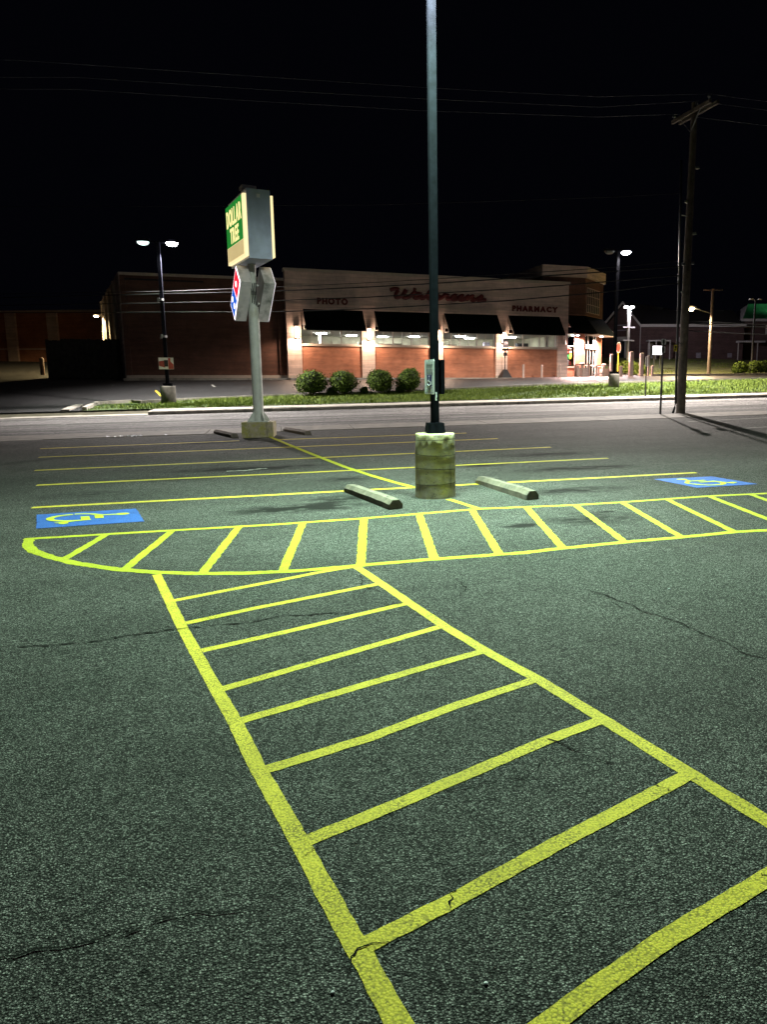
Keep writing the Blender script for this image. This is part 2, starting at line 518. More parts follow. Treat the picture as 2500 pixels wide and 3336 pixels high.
# ------------------------------------------------------------------ mesh helpers
class MB:
    def __init__(self):
        self.v, self.f, self.sm = [], [], []

    def add(self, vs, fs, smooth=False):
        o = len(self.v)
        self.v += [tuple(x) for x in vs]
        self.f += [tuple(i + o for i in f) for f in fs]
        self.sm += [smooth] * len(fs)
        return self

    def box(self, x0, x1, y0, y1, z0, z1):
        return self.add([(x0, y0, z0), (x1, y0, z0), (x1, y1, z0), (x0, y1, z0), (x0, y0, z1), (x1, y0, z1), (x1, y1, z1), (x0, y1, z1)],
                        [(0, 3, 2, 1), (4, 5, 6, 7), (0, 1, 5, 4), (1, 2, 6, 5), (2, 3, 7, 6), (3, 0, 4, 7)])

    def bar(self, p0, p1, w, t, up=(0, 0, 1)):
        p0, p1 = Vector(p0), Vector(p1)
        d = (p1 - p0).normalized()
        s = d.cross(Vector(up))
        if s.length < 1e-4:
            s = d.cross(Vector((1, 0, 0)))
        s.normalize()
        n = s.cross(d)
        s, n = s * w / 2, n * t / 2
        c = [p0 - s - n, p0 + s - n, p0 + s + n, p0 - s + n]
        e = [x + (p1 - p0) for x in c]
        return self.add(c + e, [(0, 3, 2, 1), (4, 5, 6, 7), (0, 1, 5, 4), (1, 2, 6, 5), (2, 3, 7, 6), (3, 0, 4, 7)])

    def cyl(self, p0, p1, r0, r1=None, n=16, caps=True, rot=0.):
        r1 = r0 if r1 is None else r1
        p0, p1 = Vector(p0), Vector(p1)
        d = (p1 - p0).normalized()
        a = d.orthogonal().normalized() if abs(d.z) < .99 else Vector((1, 0, 0))
        b = d.cross(a)
        c0, c1 = [], []
        for k in range(n):
            t = 2 * math.pi * k / n + rot
            w = a * math.cos(t) + b * math.sin(t)
            c0.append(p0 + w * r0)
            c1.append(p1 + w * r1)
        self.add(c0 + c1, [(k, (k + 1) % n, n + (k + 1) % n, n + k) for k in range(n)], n > 6)
        if caps:
            self.add(c0, [tuple(reversed(range(n)))])
            self.add(c1, [tuple(range(n))])
        return self

    def tube(self, path, r, n=6):
        path = [Vector(p) for p in path]
        rings = []
        for i, p in enumerate(path):
            d = (path[min(i + 1, len(path) - 1)] - path[max(i - 1, 0)]).normalized()
            a = Vector((0, 0, 1)) - d * d.z
            if a.length < .05:
                a = Vector((1, 0, 0)) - d * d.x
            a.normalize()
            b = d.cross(a)
            rr = r[i] if isinstance(r, (list, tuple)) else r
            rings.append([p + (a * math.cos(2 * math.pi * k / n) + b * math.sin(2 * math.pi * k / n)) * rr for k in range(n)])
        vs = [v for g in rings for v in g]
        fs = [(i * n + k, i * n + (k + 1) % n, (i + 1) * n + (k + 1) % n, (i + 1) * n + k) for i in range(len(path) - 1) for k in range(n)]
        fs += [tuple(reversed(range(n))), tuple(range((len(path) - 1) * n, len(path) * n))]
        return self.add(vs, fs, True)

    def prism(self, poly, off):
        """polygon of 3D points pushed along off"""
        n = len(poly)
        a = [Vector(p) for p in poly]
        b = [p + Vector(off) for p in a]
        return self.add(a + b, [tuple(reversed(range(n))), tuple(range(n, 2 * n))] + [(k, (k + 1) % n, n + (k + 1) % n, n + k) for k in range(n)])

    def lathe(self, prof, n=24, c=(0, 0)):
        vs = [(c[0] + r * math.cos(2 * math.pi * k / n), c[1] + r * math.sin(2 * math.pi * k / n), z) for r, z in prof for k in range(n)]
        fs = [(i * n + k, i * n + (k + 1) % n, (i + 1) * n + (k + 1) % n, (i + 1) * n + k) for i in range(len(prof) - 1) for k in range(n)]
        return self.add(vs, fs, True)

    def mesh(self, name):
        me = bpy.data.meshes.new(name)
        me.from_pydata(self.v, [], self.f)
        me.polygons.foreach_set('use_smooth', self.sm)
        me.update()
        return me

    def build(self, name, m, parent=None, loc=None, rz=None):
        me = self.mesh(name)
        me.materials.append(m)
        o = bpy.data.objects.new(name, me)
        COL.objects.link(o)
        if parent:
            o.parent = parent
        if loc:
            o.location = loc
        if rz is not None:
            o.rotation_euler.z = rz
        return o


def tag(o, label=None, cat=None, group=None, kind=None):
    if label:
        o['label'] = label
    if cat:
        o['category'] = cat
    if group:
        o['group'] = group
    if kind:
        o['kind'] = kind
    return o


def thing(name, label, cat, loc=(0, 0, 0), rz=0, group=None):
    o = bpy.data.objects.new(name, None)
    o.empty_display_size = .2
    COL.objects.link(o)
    o.location = loc
    o.rotation_euler.z = rz
    return tag(o, label, cat, group)


def share(src, name, parent, loc=None, rz=None):
    o = bpy.data.objects.new(name, src.data)
    COL.objects.link(o)
    o.parent = parent
    if loc is not None:
        o.location = loc
    if rz is not None:
        o.rotation_euler.z = rz
    return o


def copy_tree(o, parent=None):
    c = o.copy()
    COL.objects.link(c)
    c.parent = parent
    for ch in list(o.children):
        copy_tree(ch, c)
    return c


def lamp_light(name, parent, loc, watts, col, ang=150, blend=.5, radius=.12, aim=None):
    ld = bpy.data.lights.new(name, 'SPOT')
    ld.energy = watts
    ld.color = col
    ld.spot_size = R(ang)
    ld.spot_blend = blend
    ld.shadow_soft_size = radius
    o = bpy.data.objects.new(name, ld)
    COL.objects.link(o)
    o.parent = parent
    o.location = loc
    if aim:
        o.rotation_euler = Vector(aim).to_track_quat('-Z', 'Y').to_euler()
    return o


def glow_light(name, parent, loc, watts, col, radius=.1):
    ld = bpy.data.lights.new(name, 'POINT')
    ld.energy = watts
    ld.color = col
    ld.shadow_soft_size = radius
    o = bpy.data.objects.new(name, ld)
    COL.objects.link(o)
    o.parent = parent
    o.location = loc
    return o


def letter_mesh(ch, size, extrude, offset=0.):
    cu = bpy.data.curves.new('letter', 'FONT')
    cu.body = ch
    cu.size = size
    cu.extrude = extrude
    cu.offset = offset
    cu.resolution_u = 4
    ob = bpy.data.objects.new('letter', cu)
    COL.objects.link(ob)
    dg = bpy.context.evaluated_depsgraph_get()
    me = bpy.data.meshes.new_from_object(ob.evaluated_get(dg))
    bpy.data.objects.remove(ob)
    bpy.data.curves.remove(cu)
    return me


def lettering(parent, word, x0, x1, z0, z1, y, m, gap=.12, offset=.03, depth=.04, face=-1):
    """stand-up letters between x0..x1, z0..z1 on the local plane y, facing -y"""
    mes = [letter_mesh(c, 1.0, .5, offset) for c in word]
    ext = []
    for me in mes:
        co = np.array([v.co[:] for v in me.vertices])
        ext.append((co[:, 0].min(), co[:, 0].max(), co[:, 1].min(), co[:, 1].max()))
    tot = sum(e[1] - e[0] for e in ext) + gap * (len(word) - 1)
    sx = (x1 - x0) / tot
    lo, hi = min(e[2] for e in ext), max(e[3] for e in ext)
    sz = (z1 - z0) / (hi - lo)
    x = x0
    for me, e, ch in zip(mes, ext, word):
        for v in me.vertices:
            a, b, c = v.co
            v.co = (x + (a - e[0]) * sx, y - (c + .5) * depth, z0 + (b - lo) * sz)
        me.materials.append(m)
        me.update()
        o = bpy.data.objects.new('letter', me)
        COL.objects.link(o)
        o.parent = parent
        x += (e[1] - e[0] + gap) * sx


RND = random.Random(7)

# ------------------------------------------------------------------ the setting: land, lot, road, pavements
def grid_sheet(name, us, vs, zf, m, kind='structure', parent=None):
    b = MB()
    vts = [(u, v, zf(u, v)) for v in vs for u in us]
    nu = len(us)
    fs = [(j * nu + i, j * nu + i + 1, (j + 1) * nu + i + 1, (j + 1) * nu + i) for j in range(len(vs) - 1) for i in range(nu - 1)]
    b.add(vts, fs, True)
    return tag(b.build(name, m, parent), kind=kind)


def fill(a, b, step, extra=()):
    xs = set(np.round(np.arange(a, b, step), 3)) | {a, b} | {x for x in extra if a < x < b}
    return sorted(xs)


grid_sheet('ground', fill(-300, 300, 30, TU), sorted(set([-150, 0, 36] + list(TV) + fill(40, 110, 5) + [700])),
           lambda u, v: (zt(max(-150, min(150, u)), v) if v > 36.5 else plane(max(-60, min(120, u)), max(-150, v))) - .07, M_SOIL)

V_LOT, V_ROAD, V_KERB = 24.7, 26.6, 36.0
lot = MB()
lot.add([(-45, -30, plane(-45, -30)), (70, -30, plane(70, -30)), (70, V_LOT, plane(70, V_LOT)), (-45, V_LOT, plane(-45, V_LOT))], [(0, 1, 2, 3)])
lot = tag(lot.build('parking_lot', M_ASPH), kind='structure')
road = MB()
road.add([(-90, V_ROAD, plane(-90, V_ROAD)), (130, V_ROAD, plane(130, V_ROAD)), (130, V_KERB, plane(130, V_KERB)), (-90, V_KERB, plane(-90, V_KERB))], [(0, 1, 2, 3)])
road = tag(road.build('road', M_ROAD), kind='structure')

PAINT_N = [0]


def strip(pts, w, m, name='painted_line', parent=None, step=.05, rag=.006, off=None, taper=False):
    """ragged band of paint or tar along points on the lot or road surface"""
    pts = [Vector((p[0], p[1], 0)) for p in pts]
    out = []
    for a, b in zip(pts, pts[1:]):
        k = max(1, int((b - a).length / step))
        out += [a.lerp(b, i / k) for i in range(k)]
    out.append(pts[-1])
    if off is None:
        PAINT_N[0] += 1
        off = .0025 + (PAINT_N[0] % 24) * .00012
    b = MB()
    vts, n = [], len(out)
    for i, p in enumerate(out):
        d = (out[min(i + 1, n - 1)] - out[max(i - 1, 0)]).normalized()
        s = Vector((-d.y, d.x, 0))
        ww = w[min(int(i / max(1, n - 1) * (len(w) - 1)), len(w) - 1)] if isinstance(w, (list, tuple)) else w
        if taper:
            ww *= RND.choice((.12, .3, .45, .6, .8, 1.0)) * min(1, 5 * (1 - abs(2 * i / n - 1)) + .1)
        for sg in (-1, 1):
            q = p + s * sg * (ww / 2 + RND.uniform(-rag, rag))
            vts.append((q.x, q.y, plane(q.x, q.y) + off))
    b.add(vts, [(2 * i, 2 * i + 1, 2 * i + 3, 2 * i + 2) for i in range(n - 1)])
    return b.build(name, m, parent or lot)


def px(l):
    return [gp(*q) for q in l]


# stall lines, hatched aisle, crossing
for l in ([(103, 1654), (1200, 1596), (2270, 1540)], [(119, 1581), (1982, 1493)], [(112, 1533), (1796, 1457)], [(125, 1490), (1623, 1429)], [(130, 1462), (780, 1436)], [(897, 1433), (1521, 1411)]):
    strip(px(l), .135, M_PAINT, rag=.006)
strip(px([(76, 1757), (500, 1732), (900, 1709), (1189, 1689), (1566, 1658), (1871, 1646), (2023, 1637), (2306, 1617), (2500, 1608), (3000, 1582)]), .108, M_PAINT2)
strip(px([(95, 1757), (88, 1776), (108, 1796), (165, 1816), (253, 1837), (386, 1856), (519, 1866), (663, 1869), (800, 1868), (900, 1864), (1000, 1858), (1160, 1844), (1407, 1823), (1700, 1802),
          (1844, 1786), (2045, 1766), (2230, 1750), (2403, 1733), (2500, 1728), (3000, 1697)]), .115, M_PAINT2, rag=.009)
for a, b in [((344, 1743), (199, 1828)), ((558, 1732), (404, 1857)), ((778, 1718), (660, 1866)), ((986, 1706), (922, 1862)), ((1186, 1690), (1176, 1840)), ((1366, 1676), (1416, 1820)),
             ((1539, 1662), (1627, 1805)), ((1715, 1652), (1833, 1784)), ((1874, 1645), (2034, 1764)), ((2026, 1636), (2219, 1749)), ((2170, 1625), (2393, 1733)), ((2311, 1617), (2580, 1722)), ((2447, 1611), (2730, 1712))]:
    strip(px([a, b]), .098, M_PAINT2, rag=.007, step=.06)
strip(px([(880, 1424), (1022, 1482), (1125, 1522), (1217, 1552), (1286, 1572), (1353, 1589)]), .11, M_PAINT2)
strip(px([(1462, 1627), (1517, 1644), (1565, 1660)]), .095, M_PAINT2)
strip(px([(510, 1872), (595, 2048), (692, 2225), (765, 2350), (838, 2500), (928, 2655), (1000, 2790), (1105, 2985), (1200, 3150), (1298, 3336), (1500, 3690), (1720, 4080)]), .082, M_PAINT, step=.05, rag=.0028)
strip(px([(1163, 1848), (1244, 1902), (1333, 1963), (1443, 2037), (1584, 2122), (1749, 2211), (1961, 2341), (2251, 2522), (2500, 2675), (3000, 2975), (4200, 3695)]), .088, M_PAINT, step=.05, rag=.0028)
for l in ([(563, 1958), (738, 1924), (900, 1893), (1051, 1863), (1154, 1847)], [(605, 2031), (822, 1984), (1238, 1902)], [(656, 2121), (919, 2062), (1341, 1963)], [(720, 2247), (943, 2183), (1443, 2040)],
          [(774, 2352), (1400, 2171), (1584, 2120)], [(868, 2508), (1200, 2406), (1474, 2304), (1749, 2213)], [(1000, 2740), (1286, 2625), (1780, 2414), (1965, 2345)],
          [(1190, 3082), (1479, 2934), (1769, 2775), (2251, 2522)], [(1560, 3500), (1788, 3336), (2155, 3069), (2500, 2862), (2655, 2768)]):
    strip(px(l), .082, M_PAINT, step=.05, rag=.0028)
# older white stall lines by the pavement on the right
strip(px([(2245, 1374), (2500, 1361), (2900, 1342)]), .09, M_WHITEP)
strip(px([(2421, 1396), (2500, 1391), (2900, 1370)]), .09, M_WHITEP)
strip(px([(738, 1536), (800, 1533), (868, 1526)]), .09, M_WHITEP, rag=.03)
# lane markings
for l in ([(1922, 1320), (2350, 1306)], [(2083, 1336), (2264, 1330)], [(150, 1387), (215, 1383)]):
    strip(px(l), .1, M_WHITEP, 'lane_marking', road, rag=.02, off=.005)


# wheelchair symbols on blue panels
def quad_map(c):
    c = [gp(*q) for q in c]

    def f(a, b):                                # a along the symbol's height, b across
        p = (c[0] * (1 - a) + c[3] * a) * (1 - b) + (c[1] * (1 - a) + c[2] * a) * b
        return p.x, p.y
    return f


def flat_poly(pts, off, m, name, parent):
    b = MB()
    b.add([(u, v, plane(u, v) + off) for u, v in pts], [tuple(range(len(pts)))])
    o = b.build(name, m, parent)
    if o.data.polygons[0].normal.z < 0:
        o.data.flip_normals()
    return o


def accessible_panel(corners):
    f = quad_map(corners)
    edge = []
    for (a0, b0), (a1, b1) in zip([(0, 0), (0, 1), (1, 1), (1, 0)], [(0, 1), (1, 1), (1, 0), (0, 0)]):
        for k in range(12):
            t = k / 12
            edge.append(f(a0 + (a1 - a0) * t + RND.uniform(-.004, .004), b0 + (b1 - b0) * t + RND.uniform(-.004, .004)))
    p = flat_poly(edge, .006, M_BLUE, 'blue_panel', lot)
    k = [0]

    def shape(pts):
        k[0] += 1
        flat_poly([f(a, b) for a, b in pts], .0085 + k[0] * .0005, M_SYMB, 'symbol_stroke', p)

    def stroke(pts, w):
        pts = [Vector(q) for q in pts]
        L, Rr = [], []
        for i, q in enumerate(pts):
            d = (pts[min(i + 1, len(pts) - 1)] - pts[max(i - 1, 0)]).normalized()
            s = Vector((-d.y, d.x)) * w / 2
            L.append(q + s)
            Rr.append(q - s)
        for i in range(len(pts) - 1):
            pass
        shape([tuple(x) for x in L + Rr[::-1]])
    circ = lambda ca, cb, ra, rb, t0, t1, n: [(ca + ra * math.cos(R(t0 + (t1 - t0) * i / n)), cb + rb * math.sin(R(t0 + (t1 - t0) * i / n))) for i in range(n + 1)]
    shape(circ(.835, .64, .07, .075, 0, 350, 18))                           # head
    stroke([(.78, .64), (.70, .645), (.60, .66)], .06)                      # neck
    stroke([(.37, .84), (.45, .83), (.54, .77), (.61, .67)], .065)          # back of the chair
    stroke(circ(.36, .585, .235, .235, 92, 285, 18), .075)                  # wheel
    shape([(.42, .36), (.505, .36), (.505, .62), (.42, .62)])               # thigh
    shape([(.555, .42), (.64, .42), (.64, .64), (.555, .64)])               # arm
    stroke([(.51, .36), (.40, .34), (.28, .30), (.17, .26)], .055)          # shin
    shape([(.20, .20), (.25, .14), (.30, .20), (.28, .30), (.22, .30)])     # foot
    return p


accessible_panel([(118, 1723), (119, 1678), (443, 1658), (470, 1700)])
accessible_panel([(2471, 1578), (2273, 1590), (2131, 1562), (2321, 1553)])


# cracks in the asphalt
def crack(l, w=.02):
    p = px(l)
    pts = [p[0]]
    for a, b in zip(p, p[1:]):
        k = max(2, int((b - a).length / .07))
        for i in range(1, k + 1):
            q = a.lerp(b, i / k)
            if i < k:
                q = q + Vector((RND.uniform(-.022, .022), RND.uniform(-.022, .022), 0))
            pts.append(q)
    strip(pts, w * .7, M_CRACK, 'crack', step=.03, rag=w * .16, off=.0062, taper=True)
    for i in range(5, len(pts) - 3, 9):
        a = RND.uniform(-1.2, 1.2) + math.atan2(pts[i + 1].y - pts[i].y, pts[i + 1].x - pts[i].x)
        q, br = pts[i], [pts[i]]
        for k in range(RND.randint(2, 6)):
            a += RND.uniform(-.5, .5)
            q = q + Vector((math.cos(a), math.sin(a), 0)) * RND.uniform(.03, .08)
            br.append(q)
        strip(br, w * .4, M_CRACK, 'crack', step=.03, rag=w * .08, off=.0062, taper=True)


crack([(-60, 2108), (80, 2108), (220, 2098), (330, 2088), (430, 2071), (575, 2052), (640, 2045), (800, 2031), (920, 2007), (1100, 2000), (1245, 1978), (1330, 1962)], .028)
crack([(1330, 1962), (1420, 1955), (1560, 1945), (1690, 1925), (1790, 1915)], .018)
crack([(1165, 1872), (1180, 1888), (1178, 1905), (1240, 1930)], .022)
crack([(1480, 1875), (1495, 1895), (1520, 1915), (1500, 1940), (1450, 1953)], .018)
crack([(1905, 1918), (2040, 1965), (2090, 1993), (2170, 2015), (2230, 2035), (2300, 2070), (2390, 2105), (2440, 2135), (2520, 2150)], .026)
crack([(2160, 1990), (2250, 1985), (2330, 1970)], .012)
crack([(2370, 2035), (2420, 2020), (2490, 2012), (2560, 2008)], .014)
crack([(1620, 1842), (1750, 1830), (1900, 1815)], .014)
crack([(1780, 2408), (1860, 2440), (1940, 2465), (2000, 2490)], .018)
crack([(1450, 2580), (1640, 2550), (1780, 2535), (1860, 2520)], .012)
crack([(-40, 3135), (60, 3118), (200, 3090), (330, 3060), (440, 3035), (540, 2995), (640, 2970), (760, 2972), (900, 2960)], .016)
crack([(1120, 3180), (1145, 3120), (1165, 3095), (1240, 3075), (1300, 3058)], .010)
crack([(1470, 2960), (1478, 2930), (1488, 2905)], .010)
crack([(1140, 3130), (1110, 3090), (1085, 3060)], .008)
crack([(985, 2800), (1010, 2780), (1040, 2750)], .008)
crack([(2135, 2556), (2150, 2566), (2180, 2572), (2195, 2580)], .010)
crack([(2440, 2850), (2480, 2845), (2520, 2860)], .010)
crack([(-30, 1720), (60, 1715), (130, 1700)], .03)
crack([(640, 2310), (700, 2325), (740, 2320)], .012)
crack([(300, 2330), (380, 2322), (520, 2310)], .010)

# concrete pavements: one slab after the other
slab_m = {}


def slab_row(name, u0, u1, v0, v1, ln, top, m, skip=()):
    root = tag(thing(name, None, None), kind='structure')
    k = int((u1 - u0) / ln)
    me = None
    for i in range(k):
        u = u0 + i * ln
        if me is None:
            b = MB()
            b.box(.008, ln - .008, 0, v1 - v0, -.12, 0)
            o = b.build('slab', m, root)
            me = o
        else:
            o = share(me, 'slab', root)
        z0 = plane(u, v0) + top
        o.location = (u, v0, z0 + RND.uniform(-.006, .004))
        o.rotation_euler = (math.atan(GV), -math.atan(GU) + RND.uniform(-.001, .001), 0)
    b = MB()
    b.add([(u0, v0 + .01, plane(u0, v0) + top - .03), (u1, v0 + .01, plane(u1, v0) + top - .03), (u1, v1 - .01, plane(u1, v1) + top - .03), (u0, v1 - .01, plane(u0, v1) + top - .03)], [(0, 1, 2, 3)])
    b.build('joint_filler', M_CRACK, root)
    return root


slab_row('sidewalk_near', -36, 54, V_LOT, V_ROAD, 2.25, .012, M_SLABN)
KERB_U0 = -5.6
slab_row('sidewalk_far', KERB_U0, 68, V_KERB + .17, 37.9, 1.6, .16, M_SLAB)
slab_row('driveway_apron', KERB_U0 - 22.4, KERB_U0, V_KERB, 37.9, 2.8, .02, M_SLAB)
kb = tag(thing('kerb', None, None), kind='structure')
first = None
for i in range(32):
    u = KERB_U0 + i * 2.3
    if first is None:
        b = MB()
        b.prism([(0.006, 0, -.1), (0.006, .03, .13), (0.006, .05, .15), (0.006, .17, .155), (0.006, .17, -.1)], (2.288, 0, 0))
        o = first = b.build('kerb_stone', M_KERB, kb)
    else:
        o = share(first, 'kerb_stone', kb)
    o.location = (u, V_KERB - .002, plane(u, V_KERB))
    o.rotation_euler = (0, -math.atan(GU), 0)

# verge, far lot, lawn
VERGE_U0 = -8.6
grid_sheet('verge', fill(VERGE_U0, 90, 1.5, TU), [37.9, 38.4, 39.5, 40.7, 42], lambda u, v: zt(u, v) + .012 + .03 * math.sin(u * 1.7 + v * 3) * (37.95 < v < 41.9), M_TURF)
grid_sheet('far_parking_lot', fill(VERGE_U0, 31, 2, TU), [42, 44, 47, 52, 56, 60, 64], lambda u, v: zt(u, v) + .004, M_FARLOT)
grid_sheet('driveway', fill(-60, VERGE_U0, 3, TU), [37.9, 40, 42, 47, 52, 56, 62, 68, 72, 78, 84], lambda u, v: zt(u, v) + .004, M_FARLOT)
grid_sheet('side_street', fill(31, 110, 3, TU), [42, 46, 52, 56], lambda u, v: zt(u, v) + .004, M_FARLOT)
lawn_u = lambda v: 29 if v > 62 else 31
grid_sheet('lawn', fill(29, 120, 3, TU), [57.5, 60, 62, 66, 70, 72, 78, 85, 95, 110], lambda u, v: zt(u, v) + .03 + .05 * math.sin(u * .6 + v), M_LAWN)
b = MB()
for u0, u1 in ((29, 60), (60, 110)):
    b.add([(u0, 57.3, zt(u0, 57.3)), (u1, 57.3, zt(u1, 57.3)), (u1, 57.3, zt(u1, 57.3) + .16), (u0, 57.3, zt(u0, 57.3) + .16), (u0, 57.55, zt(u0, 57.5) + .16), (u1, 57.55, zt(u1, 57.5) + .16)], [(0, 1, 2, 3), (3, 2, 5, 4)])
tag(b.build('lawn_kerb', M_KERB), kind='structure')

# kerb round the bare end of the verge
b = MB()
pk = [(-8.55, 38.0), (-8.75, 41.6), (-7.2, 42.0), (-6.6, 41.2), (-5.4, 41.7)]
for (a0, b0), (a1, b1) in zip(pk, pk[1:]):
    b.bar((a0, b0, zt(a0, b0) + .06), (a1, b1, zt(a1, b1) + .06), .2, .2)
tag(b.build('verge_kerb', M_KERB), kind='structure')
b = MB()
b.bar((-9.35, 38.0, zt(-9.3, 38) + .02), (-9.5, 41.3, zt(-9.5, 41.3) + .02), .35, .1)
tag(b.build('gutter_strip', M_KERB), kind='structure')
b = MB()
b.bar((-5.2, 42.05, zt(-5.2, 42) + .05), (70, 42.05, zt(70, 42) + .0), .15, .16)
for i in range(-4, 30):
    pass
b = MB()
for i in range(38):
    u0 = -5.3 + i * 2
    b.bar((u0, 42.08, zt(u0, 42) + .05), (u0 + 1.98, 42.08, zt(u0 + 1.98, 42) + .05), .14, .16)
tag(b.build('far_lot_kerb', M_KERB), kind='structure')

# parking lines of the far lot
for i, (X, Y, X2, Y2) in enumerate([(355, 1246, 368, 1264), (515, 1244, 535, 1262), (668, 1243, 700, 1261), (508, 1293, 530, 1308)]):
    p0, p1 = atd(X, Y, 50 - 6 * (i == 3)), atd(X2, Y2, 46 - 5 * (i == 3))
    b = MB()
    d = Vector((p1.x - p0.x, p1.y - p0.y, 0)).normalized()
    s = Vector((-d.y, d.x, 0)) * .06
    q = [p0 - s, p0 + s, p1 + s, p1 - s]
    b.add([(a.x, a.y, zt(a.x, a.y) + .012) for a in q], [(0, 1, 2, 3)])
    b.build('painted_line', M_WHITEP if i < 3 else M_PAINT, bpy.data.objects['far_parking_lot'])


def blades(name, n, area, hgt, m, kind='stuff', dens=None):
    rs = np.random.RandomState(11)
    vts, fs = [], []
    u0, u1, v0, v1 = area
    for i in range(n):
        u, v = rs.uniform(u0, u1), rs.uniform(v0, v1)
        if dens and rs.rand() > dens(u, v):
            continue
        z = zt(u, v)
        h = hgt * rs.uniform(.4, 1.25)
        a = rs.uniform(0, 6.28)
        w = .012 + .02 * rs.rand()
        dx, dy = math.cos(a) * w, math.sin(a) * w
        lx, ly = rs.uniform(-.6, .6) * h, rs.uniform(-.6, .6) * h
        k = len(vts)
        vts += [(u - dx, v - dy, z), (u + dx, v + dy, z), (u + lx, v + ly, z + h)]
        fs.append((k, k + 1, k + 2))
    b = MB()
    b.add(vts, fs)
    return b.build(name, m)


def verge_density(u, v):
    k = .5 + .5 * math.sin(u * 1.3 + 2 * math.sin(v * 2.1)) * math.sin(v * 1.9 + u * .7)
    bare = 1 if u > -4 else max(.12, min(1, (u + 9) / 5) * (1.2 if v < 40 else .35))
    return (.45 + .55 * k) * bare


tag(blades('verge_grass', 70000, (VERGE_U0 + .1, 36, 37.95, 41.95), .13, M_BLADE, dens=verge_density), 'green uneven grass on the strip between far pavement and store lot', 'grass', kind='stuff')
tag(blades('lawn_grass', 26000, (30, 66, 57.7, 82), .12, M_BLADE, dens=lambda u, v: .5 + .5 * math.sin(u * .8 + math.sin(v * 1.1) * 2) * math.sin(v * .6)), 'short mown grass on the sloping lawn below the dark brick buildings', 'grass', kind='stuff')

# ------------------------------------------------------------------ the near lamp pole and its signs
PU, PV = 2.27, 11.5
PZ = plane(PU, PV)
lp = thing('light_pole', 'tall black square lamp pole on a worn yellow concrete drum in the near lot', 'lamp pole', (PU, PV, PZ))
b = MB()
n, H0 = 40, .965
prof = [(.312, -.05), (.310, .03), (.3085, .2), (.3075, .33), (.307, .46), (.306, .6), (.305, .75), (.304, .9), (.302, .948), (.292, H0), (0.001, H0 + .008)]
vts, fs = [], []
for i, (r, z) in enumerate(prof):
    for k in range(n):
        a = 2 * math.pi * k / n
        rr = r * (1 + .006 * math.sin(3 * a + z * 2) + RND.uniform(-.0015, .0015)) - (.018 * RND.random() ** 3 if 7 <= i <= 9 else 0)
        vts.append((rr * math.cos(a), rr * math.sin(a), z))
for i in range(len(prof) - 1):
    fs += [(i * n + k, i * n + (k + 1) % n, (i + 1) * n + (k + 1) % n, (i + 1) * n + k) for k in range(n)]
b.add(vts, fs, True)
tag(b.build('concrete_base', M_CBASE, lp), 'concrete drum with flaking yellow paint and black stains')
for zs, tl in ((.21, .014), (.43, .02), (.66, .016), (.88, .01)):
    b = MB()
    ring = [(.3095 * math.cos(2 * math.pi * k / 48), .3095 * math.sin(2 * math.pi * k / 48), zs + tl * math.sin(2 * math.pi * k / 48 + zs * 9) + RND.uniform(-.002, .002)) for k in range(49)]
    b.tube(ring, .0032, 5)
    b.build('form_seam', M_CRACK, lp)
b = MB()
w0, w1 = .135, .118
b.add([(-w0, -w0, H0 + .012), (w0, -w0, H0 + .012), (w0, w0, H0 + .012), (-w0, w0, H0 + .012), (-w1, -w1, H0 + .16), (w1, -w1, H0 + .16), (w1, w1, H0 + .16), (-w1, w1, H0 + .16)],
      [(4, 5, 6, 7), (0, 1, 5, 4), (1, 2, 6, 5), (2, 3, 7, 6), (3, 0, 4, 7)])
b.build('base_cover', M_POLE, lp)
b = MB()
hw = .0575
ch = .008
sec = [(-hw + ch, -hw), (hw - ch, -hw), (hw, -hw + ch), (hw, hw - ch), (hw - ch, hw), (-hw + ch, hw), (-hw, hw - ch), (-hw, -hw + ch)]
b.prism([(x, y, H0 + .14) for x, y in sec], (0, 0, 7.6 - PZ - H0))
b.build('shaft', M_POLE, lp)
b = MB()
b.add([(.0, -hw - .002, 1.46), (.02, -hw - .002, 1.455), (.024, -hw - .002, 1.47), (.016, -hw - .002, 1.49), (.026, -hw - .002, 1.515), (.022, -hw - .002, 1.55), (.026, -hw - .002, 1.58), (-.004, -hw - .002, 1.585), (.003, -hw - .002, 1.55), (.0, -hw - .002, 1.50)], [tuple(range(10))])
b.build('torn_sticker', M_WHITE, lp)
for dx, dy in ((-.71, -.71), (.71, -.71)):
    b = MB()
    b.bar((dx * .05, dy * .05, 7.6 - PZ), (dx * .33, dy * .33, 7.65 - PZ), .07, .07)
    b.build('arm', M_POLE, lp)
    b = MB()
    c0 = Vector((dx * .6, dy * .6, 7.68 - PZ))
    b.bar(c0 - Vector((dx, dy, 0)) * .28, c0 + Vector((dx, dy, 0)) * .28, .42, .14)
    hd = b.build('lamp_head', M_POLE, lp)
    b = MB()
    b.bar(c0 - Vector((dx, dy, 0)) * .22 - Vector((0, 0, .085)), c0 + Vector((dx, dy, 0)) * .22 - Vector((0, 0, .085)), .34, .02)
    b.build('lens', M_LENS_C, hd)
    lamp_light('lot_lamp_light', lp, (c0.x, c0.y, c0.z - .14), E_LOT, C_LOT, 142, 1.0, .16, (dx * .7, -.26, -1))
    lamp_light('lot_lamp_spill', lp, (c0.x, c0.y, c0.z - .13), E_SPILL, C_SPILL, 176, .3, .16)


